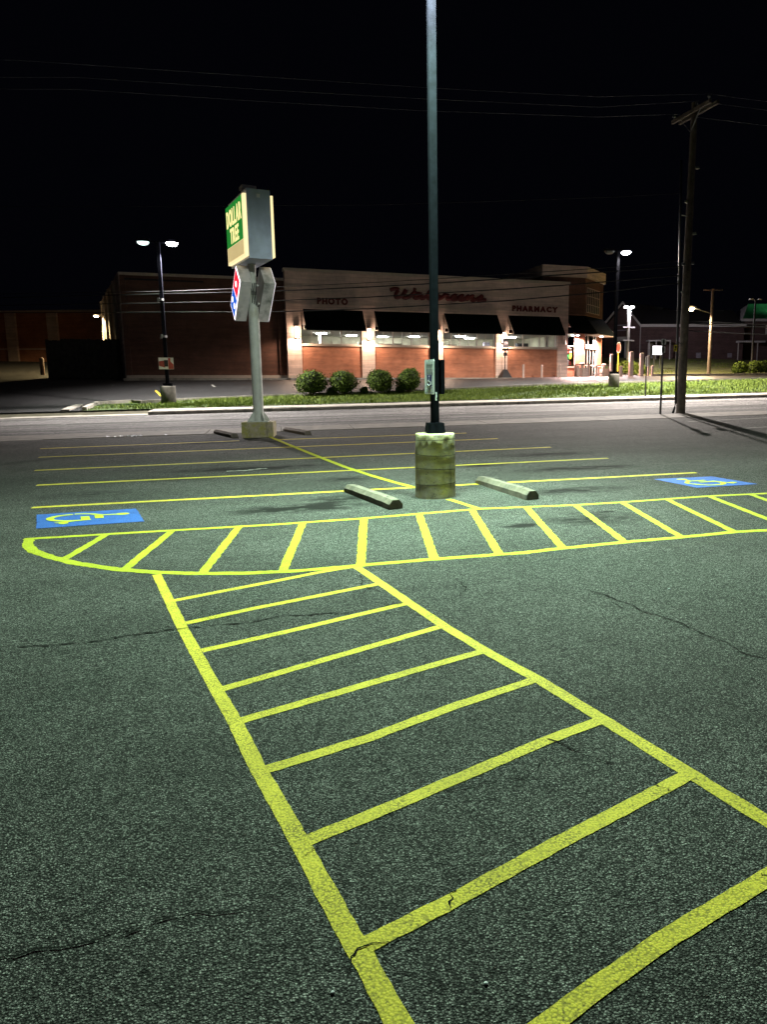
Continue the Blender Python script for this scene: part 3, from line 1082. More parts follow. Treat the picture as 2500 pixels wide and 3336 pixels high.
def accessible_sign(label, loc, rz, printed):
    t = thing('parking_sign', label, 'sign', loc, rz, 'parking signs on the near lamp pole')
    w, hh, r = .165, .255, .03
    pts = []
    for cx, cz, a0 in ((w - r, hh - r, 0), (-w + r, hh - r, 90), (-w + r, -hh + r, 180), (w - r, -hh + r, 270)):
        pts += [(cx + r * math.cos(R(a0 + 22.5 * k)), 0, cz + r * math.sin(R(a0 + 22.5 * k))) for k in range(5)]
    b = MB()
    b.prism(pts[::-1], (0, .004, 0))
    b.build('panel', M_WHITE if printed else M_POLE, t)
    if printed:
        s = MB()
        s.box(-.085, .085, -.0035, -.0015, -.135, .03)
        pl = s.build('symbol_plate', M_PURP, t)
        s = MB()
        s.cyl((-.005, -.006, .008), (-.005, -.004, .008), .014, n=12)
        for p, q in (((-.005, -.025), (0, -.012)), ((0, -.04), (-.018, -.075)), ((.0, -.07), (.042, -.072)), ((.042, -.072), (.056, -.11))):
            s.bar((p[0], -.005, p[1]), (q[0], -.005, q[1]), .012, .002, (0, 1, 0)) if p != q else None
        ar = [(-.005 + .048 * math.cos(R(a)), -.005, -.088 + .04 * math.sin(R(a))) for a in range(110, 341, 15)]
        s.tube(ar, .006, 5)
        s.bar((-.004, -.005, -.01), (-.002, -.005, -.07), .014, .002, (0, 1, 0))
        s.build('wheelchair_mark', M_WHITE, pl)
        for z, segs in ((.205, 7), (.188, 9), (.160, 4), (.142, 6), (.112, 9), (.096, 9), (.078, 8), (.062, 9), (-.185, 6), (-.2, 7)):
            s = MB()
            x = -.1
            while x < .1:
                l = RND.uniform(.02, .05)
                s.box(x, min(.105, x + l), -.0032, -.0015, z - .004, z + .004)
                x += l + RND.uniform(.008, .02) * (1 if segs > 5 else 2.5)
            tag(s.build('print_line', M_GREYTXT, t), kind='stuff')
        s = MB()
        s.cyl((0, -.006, .235), (0, 0, .235), .007, n=10)
        s.build('bolt', M_DARK, t)
        s = MB()
        s.cyl((0, -.006, -.218), (0, 0, -.218), .007, n=10)
        s.build('bolt', M_DARK, t)
        s = MB()
        s.box(-.15, .15, -.0032, -.0015, -.236, -.229)
        s.build('border_line', M_GREYTXT, t)
    for z in (.1, -.14):
        s = MB()
        s.box(-.02, .02, .004, .05, z, z + .04)
        s.build('bracket', M_POLE, t)
    return t


p = atd(1406, 1228, 11.35)
accessible_sign('white parking sign with blue wheelchair square on the left of the black lamp pole', (PU - .085, PV - .04, 2.0), R(-75), True)
accessible_sign('dark back of a parking sign on the right side of the black lamp pole', (PU + .085, PV + .02, 2.0), R(105), False)


# ------------------------------------------------------------------ wheel stops
def stop_mesh():
    b = MB()
    w, hh, L = .105, .135, .93
    sec = [(-w, -.01), (w, -.01), (w, .075), (w * .52, hh), (-w * .52, hh), (-w, .075)]
    ks = 9
    vts = []
    for i in range(ks):
        y = -L + 2 * L * i / (ks - 1)
        for x, z in sec:
            e = .012 if i in (0, ks - 1) else 0
            vts.append((x * (1 - e * 3) + RND.uniform(-.004, .004), y, z - (e if z > .05 else 0) + (RND.uniform(-.004, .003) if z > .05 else 0)))
    m = len(sec)
    fs = [(i * m + k, i * m + (k + 1) % m, (i + 1) * m + (k + 1) % m, (i + 1) * m + k) for i in range(ks - 1) for k in range(m)]
    fs = [f[::-1] for f in fs] + [tuple(range(m)), tuple(reversed(range((ks - 1) * m, ks * m)))]
    b.add(vts, fs)
    return b


stop_lab = ['concrete wheel stop left of the yellow concrete drum', 'concrete wheel stop right of the yellow concrete drum', 'low wheel stop to the left of the tall store sign base', 'low wheel stop to the right of the tall store sign base']
sp = [((1.40, 10.65), (.96, 12.27), .105), ((3.47, 10.67), (3.16, 12.49), .105), ((-1.45, 23.25), (-1.98, 24.75), .1), ((.62, 23.25), (.1, 24.75), .1)]
for (a, c, w), lab in zip(sp, stop_lab):
    d = Vector((c[0] - a[0], c[1] - a[1]))
    ang = math.atan2(-d.x, d.y)
    mid = Vector(((a[0] + c[0]) / 2 + w * math.cos(ang), (a[1] + c[1]) / 2 + w * math.sin(ang)))
    t = thing('wheel_stop', lab, 'wheel stop', (mid.x, mid.y, plane(*mid)), ang, 'wheel stops')
    stop_mesh().build('block', M_STOP, t)
    for y in (-.62, .62):
        s = MB()
        s.cyl((0, y, .12), (0, y, .138), .013, n=8)
        s.build('anchor_pin', M_DARK, t)

# ------------------------------------------------------------------ tall store sign
SU, SV = -.62, 23.3
SZ = plane(SU, SV)
py = thing('pylon_sign', 'tall roadside sign with lit green board and diamond sign on a grey pole', 'sign', (SU, SV, SZ), R(-75.5))
b = MB()
b.box(-.44, .44, -.40, .40, -.05, .43)
bs = b.build('concrete_base', M_MOSS, py)
bs.rotation_euler.z = R(75.5 - 6)
b = MB()
b.lathe([(.155, .43), (.15, .5), (.148, 3.2), (.148, 3.6), (.115, 3.75), (.115, 6.95 - SZ)], 20)
b.build('pole', M_GREYP, py)
for a in (15, 105, 195, 285):
    b = MB()
    d = Vector((math.cos(R(a)), math.sin(R(a)), 0))
    s = Vector((-d.y, d.x, 0)) * .012
    b.prism([d * .14 + Vector((0, 0, .435)) - s, d * .34 + Vector((0, 0, .435)) - s, d * .34 + Vector((0, 0, .47)) - s, d * .145 + Vector((0, 0, .74)) - s], s * 2)
    b.build('gusset', M_GREYP, py)
b = MB()
b.box(-.3, .3, -.3, .3, .43, .452)
b.build('foot_plate', M_GREYP, py, rz=R(69.5))
b = MB()
b.box(-.19, .19, -.19, .19, 6.87 - SZ + .22, 6.87 - SZ + .31).box(-.155, .155, -.155, .155, 6.87 - SZ - .02, 6.87 - SZ + .22)
b.build('pole_cap', M_CABG, py)
ZB, ZT = 5.12 - SZ, 6.88 - SZ
LX, TY = 1.17, .31
b = MB()
b.box(-LX, LX, -TY, TY, ZB, ZT)
cab = b.build('sign_box', M_CAB, py)
b = MB()
b.box(LX + .001, LX + .006, -.05, .04, ZT - .21, ZT - .12)
b.build('data_plate', M_WHITE, cab)
for sg in (-1, 1):
    # lit plastic pan standing proud of the box
    b = MB()
    y0, y1 = sg * TY, sg * (TY + .085)
    x0, x1, z0, z1 = -LX + .03, LX - .05, ZB + .06, ZT - .12
    b.box(x0, x1, min(y0, y1), max(y0, y1), z0, z1)
    pan = b.build('face_pan', M_EDGE_Y, py)
    yf = y1
    b = MB()
    b.box(x0 + .004, x1 - .16, min(yf, yf + sg * .004), max(yf, yf + sg * .004), z0 + .46, z1 - .004)
    b.build('green_panel', M_PANEL_G, pan)
    b = MB()
    b.box(x0 + .05, x1 - .16, min(yf, yf + sg * .004), max(yf, yf + sg * .004), z0 + .07, z0 + .45)
    b.build('blank_panel', M_PANEL_Y, pan)
    holder = thing('lettering', None, None)
    if sg < 0:
        holder = pan
        lettering(holder, 'DOLLAR', x0 + .1, x1 - .27, z0 + .99, z0 + 1.45, yf - .004, M_PANEL_L, .13, .026, .008)
        lettering(holder, 'TREE', x0 + .5, x1 - .66, z0 + .52, z0 + .93, yf - .004, M_PANEL_L, .13, .026, .008)
for o in [o for o in COL.objects if o.name.startswith('lettering')]:
    bpy.data.objects.remove(o)


def tile_pts(L, W, y, inset=0.):
    c, s = math.cos(R(45)), math.sin(R(45))
    L, W = L - 2 * inset, W - 2 * inset
    return [Vector((a * c - q * s, y, a * s + q * c)) for a, q in ((L / 2, W / 2), (L / 2, -W / 2), (-L / 2, -W / 2), (-L / 2, W / 2))]


UN, ZC = .69, 4.30 - SZ
for sg in (-1, 1):
    yo, yi = sg * .47, sg * .165
    b = MB()
    pts = [q + Vector((0, 0, ZC)) for q in tile_pts(2 * UN, UN, min(yo, yi))]
    b.prism(pts, (0, abs(yo - yi), 0))
    cabn = b.build('diamond_cabinet', M_CABG, py)
    fz = lambda d: yo + sg * d

    def lay(pts, d, m, nm):
        s = MB()
        s.add(pts, [tuple(range(len(pts)))])
        s.prism([p for p in pts], (0, -sg * .006, 0))
        s.build(nm, m, cabn)
    lay([q + Vector((0, 0, ZC)) for q in tile_pts(2 * UN, UN, fz(.012), .012)], 0, M_LIT_W, 'lit_border')
    c45 = math.cos(R(45))

    def half(a0, a1, d):
        W = UN - .13
        return [Vector((a * c45 - q * c45, fz(d), a * c45 + q * c45 + ZC)) for a, q in ((a1, W / 2), (a1, -W / 2), (a0, -W / 2), (a0, W / 2))]
    lay(half(.02, UN - .065, .022), 0, M_LIT_R, 'red_field')
    lay(half(-UN + .065, -.02, .022), 0, M_LIT_B, 'blue_field')
    for a, q in ((UN * .47, 0), (-UN * .47, .14), (-UN * .47, -.14)):
        cx, cz = a * c45 - q * c45, a * c45 + q * c45 + ZC
        lay([Vector((cx + .085 * math.cos(2 * math.pi * k / 16), fz(.032), cz + .085 * math.sin(2 * math.pi * k / 16))) for k in range(16)], 0, M_LIT_W, 'dot')
    for dz in (.25, -.25):
        s = MB()
        s.bar((0, sg * .1, ZC + dz), (0, sg * .18, ZC + dz), .08, .05)
        s.build('bracket', M_GREYP, py)
b = MB()
for k in range(4):
    b.tube([(.11 + .02 * math.sin(k), -.08 + .05 * k, ZC + .3), (.17, -.06 + .04 * k, ZC + .05), (.12, -.05 + .05 * k, ZC - .25 - .03 * k)], .012, 5)
b.build('power_cord', M_WIRE, py)

# ------------------------------------------------------------------ utility pole, wires, small posts by the road
UU, UV = 15.0, 27.0
UZ = plane(UU, UV)
up = thing('utility_pole', 'weathered wooden utility pole with crossarms at the roadside', 'utility pole', (UU, UV, UZ))
b = MB()
b.cyl((0, 0, -.1), (0, 0, 11.75 - UZ), .175, .11, 14)
b.build('pole', M_WOOD, up)
ad = Vector((-.08, 1.2, 0))
for s in (-1, 1):
    b = MB()
    o = Vector((s * .15, 0, 11.42 - UZ))
    b.bar(o - ad, o + ad, .1, .12)
    b.build('crossarm', M_WOOD, up)
for k in (-.92, -.3, .92):
    b = MB()
    q = ad * k + Vector((-.15, 0, 11.48 - UZ))
    b.cyl(q, q + Vector((0, 0, .1)), .02, n=8).cyl(q + Vector((0, 0, .1)), q + Vector((0, 0, .2)), .05, .03, 10)
    b.build('insulator', M_STEEL, up)
for k in (-.55, .55):
    b = MB()
    b.bar((-.12, 0, 10.75 - UZ), Vector((-.17, 0, 11.38 - UZ)) + ad * k, .035, .012)
    b.build('arm_brace', M_STEEL, up)
for z, a in ((8.9, 1), (7.7, -1), (6.6, 1), (5.55, 1), (5.5, -1)):
    b = MB()
    b.bar((a * .12, -.05, z), (a * .26, -.06, z + .02), .05, .09)
    b.build('cable_bracket', M_STEEL, up)
cd = [atv(X, Y, 26.85) for X, Y in ((2194, 1346), (2199, 1330), (2203, 1312), (2208, 1119), (2214, 950), (2219, 700), (2222, 522))]
b = MB()
b.tube([Vector(q) - up.location for q in cd], .045, 8)
b.build('conduit', M_DARK, up)
for i in (3, 4, 5):
    b = MB()
    q = Vector(cd[i]) - up.location
    b.bar(q, (0, 0, q.z), .04, .03)
    b.build('standoff', M_STEEL, up)
q = atv(2203, 1133, 26.7)
mk = thing('pole_marker', 'small yellow marker plate on the conduit of the utility pole', 'marker', q)
b = MB()
b.box(-.07, .06, -.006, .0, -.13, .11)
b.build('plate', M_YEL, mk)
b = MB()
b.box(-.03, .03, -.009, -.007, -.02, .07).box(-.045, .0, -.009, -.007, -.09, -.04)
b.build('print', M_DARK, mk)

wl = ['topmost of the three thin high wires running left from the crossarm', 'middle one of the three thin high wires running left from the crossarm', 'lowest of the three thin high wires running left from the crossarm']
hw_px = [([(55, 196), (845, 249), (1385, 285), (1600, 297), (1950, 315)], -.92), ([(253, 252), (845, 291), (1385, 322), (1600, 332), (1950, 349)], -.3), ([(253, 291), (845, 330), (1385, 361), (1600, 368), (1950, 381)], .92)]
for (l, k), lab in zip(hw_px, wl):
    v = UV + 1.2 * k
    pts = [atv(X, Y, v) for X, Y in l]
    e = pts[0] + (pts[0] - pts[1]) * 1.2
    e.z -= .4
    pts = [e] + pts + [Vector((UU - .15 - .08 * k, v, 11.68))]
    pts += [Vector((UU + 18, v, 11.2)), Vector((UU + 40, v, 12.4))]
    b = MB()
    b.tube(pts, .0075, 6)
    o = b.build('overhead_wire', M_ALU)
    tag(o, lab, 'wire', 'high wires')
cl = ['uppermost thin cable crossing in front of the store parapet', 'second cable from the top crossing the store front', 'third cable from the top crossing the large script sign', 'lowest cable crossing the store front just above the awnings',
      'faint single wire high above the store roof']
cab_px = [([(0, 958), (540, 949), (886, 936), (1200, 921), (1402, 910), (1501, 903), (1800, 884), (2040, 868)], 850, .012),
          ([(0, 970), (540, 957), (883, 949), (1200, 935), (1402, 924), (1650, 908), (1800, 897), (2043, 881)], 868, .021),
          ([(0, 995), (540, 987), (886, 980), (1200, 968), (1650, 942), (1856, 928), (2053, 911)], 897, .021),
          ([(0, 1019), (540, 1017), (883, 1016), (1200, 1006), (1650, 980), (1966, 952), (2138, 930)], 922, .021),
          ([(0, 673), (600, 672), (1250, 667), (1600, 656), (2000, 642)], 630, .009)]
for (l, ye, r), lab in zip(cab_px, cl):
    def D(X):
        t = (X + 200) / 2415
        return 1 / (1 / 45 * (1 - t) + 1 / 28.9 * t)
    pts = [atd(X, Y, D(X)) for X, Y in l] + [atd(2216, ye, D(2216))]
    d0 = pts[0] - pts[1]
    pts = [pts[0] + d0 * 1.5] + pts
    b = MB()
    b.tube(pts, r, 6)
    # splice sleeve hung on the cable
    o = b.build('overhead_cable', M_WIRE)
    tag(o, lab, 'cable', 'cables across the street')
# cables leading right from the pole
for i, (z0, y1, lab) in enumerate([(6.6, 1048, 'upper cable leading right from the utility pole'), (6.1, 1056, 'middle cable leading right from the utility pole'), (5.5, 1080, 'lower cable leading right from the utility pole')]):
    a = atv(2228, y1 - 4, UV)
    e = atd(2700, y1 + 6, 60)
    m1 = (a + e) / 2 - Vector((0, 0, .25))
    pts = [a.lerp(m1, t) * (1 - t) + m1.lerp(e, t) * t for t in [k / 10 for k in range(11)]]
    b = MB()
    b.tube(pts, .018, 6)
    tag(b.build('overhead_cable', M_WIRE), lab, 'cable', 'cables across the street')

# sign post by the near pavement, thin post on the far pavement
q = gp(2153, 1350)
t = thing('sign_post', 'thin dark sign post with two small plates left of the utility pole', 'sign post', q)
b = MB()
top = atv(2163, 1106, q.y).z - q.z
b.bar((0, 0, -.05), (0, 0, top), .07, .05)
b.build('post', M_DARK, t)
for z0, z1, w in ((top - .19, top + .02, .19), (top - .49, top - .25, .16)):
    b = MB()
    pts = [(-w / 2, -.03, z0 + .02), (-w / 2 + .02, -.03, z0), (w / 2 - .02, -.03, z0), (w / 2, -.03, z0 + .02), (w / 2, -.03, z1 - .02), (w / 2 - .02, -.03, z1), (-w / 2 + .02, -.03, z1), (-w / 2, -.03, z1 - .02)]
    b.prism(pts[::-1], (0, .004, 0))
    pl = b.build('plate', M_CABG, t)
    b = MB()
    b.box(-.04, .04, -.034, -.032, z0 + .05, z1 - .05)
    b.build('print', M_DARK, pl)
q = Vector((20.0, 36.9, 0))
q = atv(2104, 1293, 37.0)
t = thing('sign_post', 'bare dark post standing on the far pavement opposite the lot', 'sign post', (q.x, q.y, plane(q.x, q.y) + .16))
b = MB()
b.bar((0, 0, -.05), (0, 0, 2.05), .06, .045)
b.build('post', M_DARK, t)
b = MB()
b.bar((0.02, 0, 1.55), (.02, 0, 2.07), .02, .3, (0, 1, 0))
b.build('plate', M_CABG, t)


# ------------------------------------------------------------------ lamp poles beyond the road
def lot_lamp(label, u, v, ztop, r, hb, heads, dirv=(1, 0), group='lamp poles across the street', aim=None):
    z = zt(u, v)
    t = thing('light_pole', label, 'lamp pole', (u, v, z), 0, group)
    b = MB()
    b.lathe([(r * 1.02, -.2), (r, 0), (r, hb - .04), (r * .94, hb), (.001, hb + .005)], 22)
    b.build('concrete_base', M_CONCD, t)
    b = MB()
    b.box(-.2, .2, -.2, .2, hb + .004, hb + .14)
    b.build('base_cover', M_POLE, t)
    b = MB()
    b.box(-.08, .08, -.08, .08, hb + .14, ztop - z)
    b.build('shaft', M_POLE, t)
    for off, lens, w, col, ang in heads:
        d = Vector((*dirv, 0)) * (1 if off > 0 else -1)
        b = MB()
        b.bar(d * .07 + Vector((0, 0, ztop - z - .06)), d * (abs(off) - .2) + Vector((0, 0, ztop - z - .02)), .06, .06)
        b.build('arm', M_POLE, t)
        c = d * abs(off) + Vector((0, 0, ztop - z + .02))
        b = MB()
        b.bar(c - d * .3, c + d * .3, .4, .12)
        hd = b.build('lamp_head', M_POLE, t)
        b = MB()
        vts = []
        for (rr, dz) in ((.24, -.061), (.225, -.12), (.17, -.18), (.09, -.21), (.002, -.22)):
            vts += [(c.x + rr * 1.15 * math.cos(k * math.pi / 8), c.y + rr * math.sin(k * math.pi / 8), c.z + dz) for k in range(16)]
        b.add(vts, [(i * 16 + (k + 1) % 16, i * 16 + k, (i + 1) * 16 + k, (i + 1) * 16 + (k + 1) % 16) for i in range(4) for k in range(16)], True)
        b.build('lens', lens, hd)
        if w:
            lamp_light('far_lamp_light', t, (c.x, c.y, c.z - .32), w, col, ang, .5, .14, aim)
    return t


L1 = lot_lamp('tall lamp pole with two heads left of the tall store sign', -5.33, 40.8, 8.36, .36, .84, [(.63, M_LENS_C, E_FAR, C_FAR, 148), (-.66, M_LENS_G, E_FAR * .05, C_LOT, 120)], aim=(.2, -.1, -1))
L2 = lot_lamp('tall lamp pole with one bright head near the store entrance', 18.45, 40.9, 8.85, .31, .74, [(.48, M_LENS_C, E_FAR * 2.1, (1, .92, .84), 174), (-.5, M_DARK, 0, None, 0)], aim=(0, -.12, -1))
# notice fixed to the left lamp pole
q = atv(541, 1184, 40.7)
t = thing('pole_notice', 'small red and white notice on the lamp pole left of the tall sign', 'notice', q)
b = MB()
b.box(-.34, .34, -.02, -.01, -.28, .28)
b.build('panel', M_WHITE, t)
b = MB()
b.add([(-.33, -.022, -.12), (-.05, -.022, -.2), (-.05, -.022, .14), (-.33, -.022, .1)], [(0, 1, 2, 3)]).add([(.1, -.022, -.27), (.33, -.022, -.27), (.33, -.022, -.05), (.2, -.022, .1), (.2, -.022, .26), (.1, -.022, .26)], [tuple(range(6))])
b.build('red_print', M_RED, t)
b = MB()
b.box(-.09, .09, -.026, -.022, -.15, .16)
b.build('clamp', M_DARK, t)
for X, Y in ((535, 1096), (524, 976)):
    q = atv(X, Y, 40.72)
    t = thing('cable_clamp', 'pale %s clamp on the lamp pole left of the tall sign' % ('lower' if Y > 1000 else 'upper'), 'clamp', q)
    b = MB()
    b.cyl((0, 0.02, -.05), (0, .02, .05), .13, n=10).box(-.16, -.08, -.08, .0, -.1, .09)
    b.build('band', M_STEEL, t)


# ------------------------------------------------------------------ shrubs
def shrub(label, loc, rx, rz_, seed, group, nl=2600, leaf=.05, m=None, stem=True, name='round_shrub'):
    rs = np.random.RandomState(seed)
    t = thing(name, label, 'shrub', loc, 0, group)
    lob = [(rs.randn(3), rs.uniform(.05, .22)) for _ in range(11)]
    lob = [(a / np.linalg.norm(a), k) for a, k in lob]

    def rad(d):
        return 1 + sum(k * max(0, float(d @ a)) ** 6 for a, k in lob) - .1
    cz = rz_ * .98
    sqx, sqy = rs.uniform(.92, 1.06), rs.uniform(.92, 1.06)
    b = MB()
    vts, fs = [], []
    for i in range(nl):
        d = rs.randn(3)
        d /= np.linalg.norm(d)
        if d[2] < -.85:
            continue
        k = rad(d) * (rs.uniform(.84, 1.02) if rs.rand() < .88 else rs.uniform(1.0, 1.17))
        sq = 1 - .10 * abs(d[2]) ** 3
        c = np.array([d[0] * rx * k * sqx, d[1] * rx * k * sqy, cz + d[2] * rz_ * k * sq])
        nrm = d + rs.randn(3) * .7
        nrm /= np.linalg.norm(nrm)
        a = np.cross(nrm, rs.randn(3))
        a /= np.linalg.norm(a)
        e = np.cross(nrm, a)
        s = leaf * rs.uniform(.6, 1.4)
        o = len(vts)
        vts += [tuple(c + a * s), tuple(c + e * s * .55), tuple(c - a * s), tuple(c - e * s * .55)]
        fs.append((o, o + 1, o + 2, o + 3))
    b.add(vts, fs)
    b.build('foliage', m or M_LEAF, t)
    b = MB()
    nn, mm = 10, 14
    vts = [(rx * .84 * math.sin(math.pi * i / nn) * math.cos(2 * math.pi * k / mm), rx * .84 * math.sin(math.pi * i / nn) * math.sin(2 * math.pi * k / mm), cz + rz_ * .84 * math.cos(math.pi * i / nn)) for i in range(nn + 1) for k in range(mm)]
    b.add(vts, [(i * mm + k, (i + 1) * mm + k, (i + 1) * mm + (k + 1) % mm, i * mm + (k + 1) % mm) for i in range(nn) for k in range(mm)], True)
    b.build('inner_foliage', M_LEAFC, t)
    if stem:
        b = MB()
        for k in range(4):
            a = k * 1.6 + seed
            b.cyl((.05 * math.cos(a), .05 * math.sin(a), -.1), (.25 * rx * math.cos(a), .25 * rx * math.sin(a), cz * .6), .03, .02, 6)
        b.build('stem', M_BARK, t)
    return t


for (X, w, hh, Yb), lab, sd in zip([(1017, 90, 84, 1291), (1118.5, 78, 82, 1289), (1239, 84, 82, 1290), (1334, 78, 80, 1287)],
                                   ['leftmost and widest of the four clipped round shrubs by the store lot', 'second clipped round shrub from the left by the store lot', 'third clipped round shrub from the left by the store lot', 'rightmost of the four clipped round shrubs beside the black lamp pole'], (1, 2, 3, 4)):
    q = atv(X, Yb, 41.4)
    k = 40.5 / 2500
    shrub(lab, (q.x, q.y, zt(q.x, q.y) + .08), w * k / 2 * 1.03, hh * k / 2, sd, 'clipped shrubs by the store lot')
for X, lab, sd in ((1080, 'tiny weedy shrub between the first two round shrubs', 11), (1187, 'tiny weedy shrub between the second and third round shrubs', 12), (1305, 'tiny weedy shrub between the third and fourth round shrubs', 13)):
    q = atv(X, 1291, 41.6)
    shrub(lab, (q.x, q.y, zt(q.x, q.y)), .24, .22, sd, 'small weeds between the clipped shrubs', 260, .05, stem=False, name='small_shrub')

# ------------------------------------------------------------------ the brick store across the street
AX, AY, AZ, PHI = .84, 55.48, 1.96, R(7.34)
st = thing('store_building', 'long brick store with pale stone front, dark awnings and a corner entrance', 'store', (AX, AY, AZ), PHI)


def lbox(name, m, x0, x1, y0, y1, z0, z1, parent=st):
    b = MB()
    b.box(x0, x1, y0, y1, z0, z1)
    return b.build(name, m, parent)


PIL = [(-.2, .77), (5.01, 5.95), (10.14, 11.13), (15.37, 16.32), (20.64, 21.51)]
for a, c in PIL:
    lbox('pilaster', M_LIME, a, c, -.12, .5, -.3, 4.62)
    lbox('plinth', M_TRIM, a - .03, c + .03, -.17, .0, -.3, .14)
lbox('upper_wall', M_LIME, -.2, 21.51, -.115, .5, 4.622, 7.1)
lbox('parapet_cap', M_TRIM, -.28, 21.6, -.2, .55, 7.102, 7.3)
for k in (5.0, 6.15):
    lbox('stone_band', M_TRIM, -.203, 21.515, -.135, -.1, k, k + .03)
BAYS = [(PIL[i][1], PIL[i + 1][0]) for i in range(4)]
MULL = [(2.24, 3.6), (7.37, 8.76), (12.53, 13.91), (17.73, 19.14)]
for (a, c), mm in zip(BAYS, MULL):
    lbox('brick_panel', M_BRICK, a, c, .04, .4, -.3, 2.16)
    lbox('sill', M_TRIM, a - .002, c + .002, -.06, .42, 2.162, 2.29)
    lbox('lintel_wall', M_LIME, a, c, .06, .4, 3.66, 4.62)
    wd = lbox('window', M_FRAME, a, c, .12, .2, 2.292, 2.34)
    lbox('head_rail', M_FRAME, a, c, .12, .2, 3.58, 3.66, wd)
    xs = [a + .03] + list(mm) + [c - .03]
    for x in xs:
        lbox('mullion', M_FRAME, x - .035, x + .035, .115, .205, 2.34, 3.58, wd)
    for x0, x1 in zip(xs, xs[1:]):
        lbox('glazing_bar', M_FRAME, (x0 + x1) / 2 - .013, (x0 + x1) / 2 + .013, .13, .19, 2.34, 3.58, wd)
        b = MB()
        b.add([(x0 + .035, .16, 2.34), (x1 - .035, .16, 2.34), (x1 - .035, .16, 3.58), (x0 + .035, .16, 3.58)], [(0, 1, 2, 3)])
        b.build('pane', M_GLASS, wd)
# store room behind the glass
b = MB()
b.add([(.3, .45, -.02), (21.2, .45, -.02), (21.2, 14, -.02), (.3, 14, -.02)], [(0, 1, 2, 3)])
b.build('floor', M_CONC, st)
b = MB()
b.add([(.3, .42, 3.3), (21.2, .42, 3.3), (21.2, 14, 3.3), (.3, 14, 3.3)], [(3, 2, 1, 0)])
cl_ = b.build('ceiling', M_CEIL, st)
b = MB()
b.add([(.3, 9.5, 0), (21.2, 9.5, 0), (21.2, 9.5, 3.3), (.3, 9.5, 3.3)], [(0, 1, 2, 3)])
b.add([(.3, .42, 0), (.3, 9.5, 0), (.3, 9.5, 3.3), (.3, .42, 3.3)], [(0, 1, 2, 3)])
b.add([(21.2, .42, 0), (21.2, 9.5, 0), (21.2, 9.5, 3.3), (21.2, .42, 3.3)], [(3, 2, 1, 0)])
b.build('inner_wall', M_IWALL, st)
for i, (x, y) in enumerate([(2.6, 4.2), (8.2, 7.5), (13.9, 4.6), (18.3, 4.4), (5.4, 6.5), (10.6, 6.5), (15.6, 7.)]):
    lbox('ceiling_light', M_TUBE, x, x + .75, y, y + .2, 3.24, 3.28)
for (x0, x1, y, z0, z1, m) in [(.9, 1.7, 4.2, 0, 2.9, M_CEIL), (1.9, 4.3, 9.2, 0, 3.0, M_IWALL), (2.9, 3.2, 5.2, 0, 3.3, M_FRAME), (6.2, 6.8, 6, 0, 2.75, M_IWALL), (7.6, 8.7, 5, 0, 2.6, M_GREYTXT), (9.2, 9.9, 6.5, 0, 2.7, M_IWALL),
                               (12.0, 14.6, 7.5, 0, 2.6, M_GREYTXT), (13.2, 13.8, 4.5, 2.3, 2.62, M_CEIL), (16.9, 17.4, 6, 0, 2.9, M_GREYTXT), (18.0, 18.25, 4.3, 0, 3.3, M_FRAME), (19.3, 20.3, 4.6, 0, 2.8, M_DARK)]:
    lbox('shelf_unit', m, x0, x1, y, y + .4, z0, z1)
for x0, x1, y, z in ((12.2, 13.4, 7.46, 2.48), (13.5, 13.9, 7.46, 2.55)):
    lbox('price_strip', M_CEIL, x0, x1, y, y + .02, z, z + .1)


def awning(x0, x1, z0=3.3, z1=4.64, d=1.05, y=-.13):
    b = MB()
    b.prism([(x0, y, z1), (x0, y - d, z0), (x0, y - d, z0 - .03), (x0, y - .02, z1 - .05)], (x1 - x0, 0, 0))
    aw = b.build('awning', M_AWN, st)
    b = MB()
    b.box(x0, x1, y - d - .012, y - d, z0 - .13, z0 + .002)
    b.build('valance', M_AWN, aw)
    for x in (x0 + .03, x1 - .03):
        b = MB()
        b.tube([(x, y - .01, z1 - .1), (x, y - d + .03, z0 - .04)], .022, 6).tube([(x, y - .01, z0 - .02), (x, y - d + .03, z0 - .04)], .022, 6).tube([(x, y, z0 - .02), (x, y, z1 - .1)], .022, 6)
        b.build('frame_tube', M_FRAME, aw)
    return aw


for x0, x1 in [(.93, 5.1), (5.95, 10.3), (11.2, 15.45), (16.36, 20.72)]:
    awning(x0, x1)

# blank brick wing on the left, side wall running back
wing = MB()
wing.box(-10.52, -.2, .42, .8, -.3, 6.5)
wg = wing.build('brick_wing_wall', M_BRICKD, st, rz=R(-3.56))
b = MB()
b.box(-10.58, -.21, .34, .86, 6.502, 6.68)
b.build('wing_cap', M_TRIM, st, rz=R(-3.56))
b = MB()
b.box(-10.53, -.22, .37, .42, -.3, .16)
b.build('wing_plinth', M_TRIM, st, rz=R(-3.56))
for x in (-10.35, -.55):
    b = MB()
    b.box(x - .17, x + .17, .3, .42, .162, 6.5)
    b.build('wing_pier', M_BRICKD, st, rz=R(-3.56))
C0 = Vector((-9.66, 54.8, 0))
C1 = Vector((-15.6, 78.6, 0))
sd = math.atan2(C1.y - C0.y, C1.x - C0.x)
b = MB()
b.box(0.45, (C1 - C0).length, -.35, 0, -.3, 6.68)
sw = b.build('side_wall', M_LIME, st)
sw.matrix_parent_inverse = st.matrix_world.inverted()
sw.parent = st
inv = Matrix.Translation((AX, AY, AZ)) @ Matrix.Rotation(PHI, 4, 'Z')
inv = inv.inverted()


def to_store(o, loc, rz):
    """place a part of the store by site position"""
    m = inv @ (Matrix.Translation(loc) @ Matrix.Rotation(rz, 4, 'Z'))
    o.parent = st
    o.matrix_parent_inverse = Matrix.Identity(4)
    o.location = m.translation
    o.rotation_euler.z = m.to_euler().z


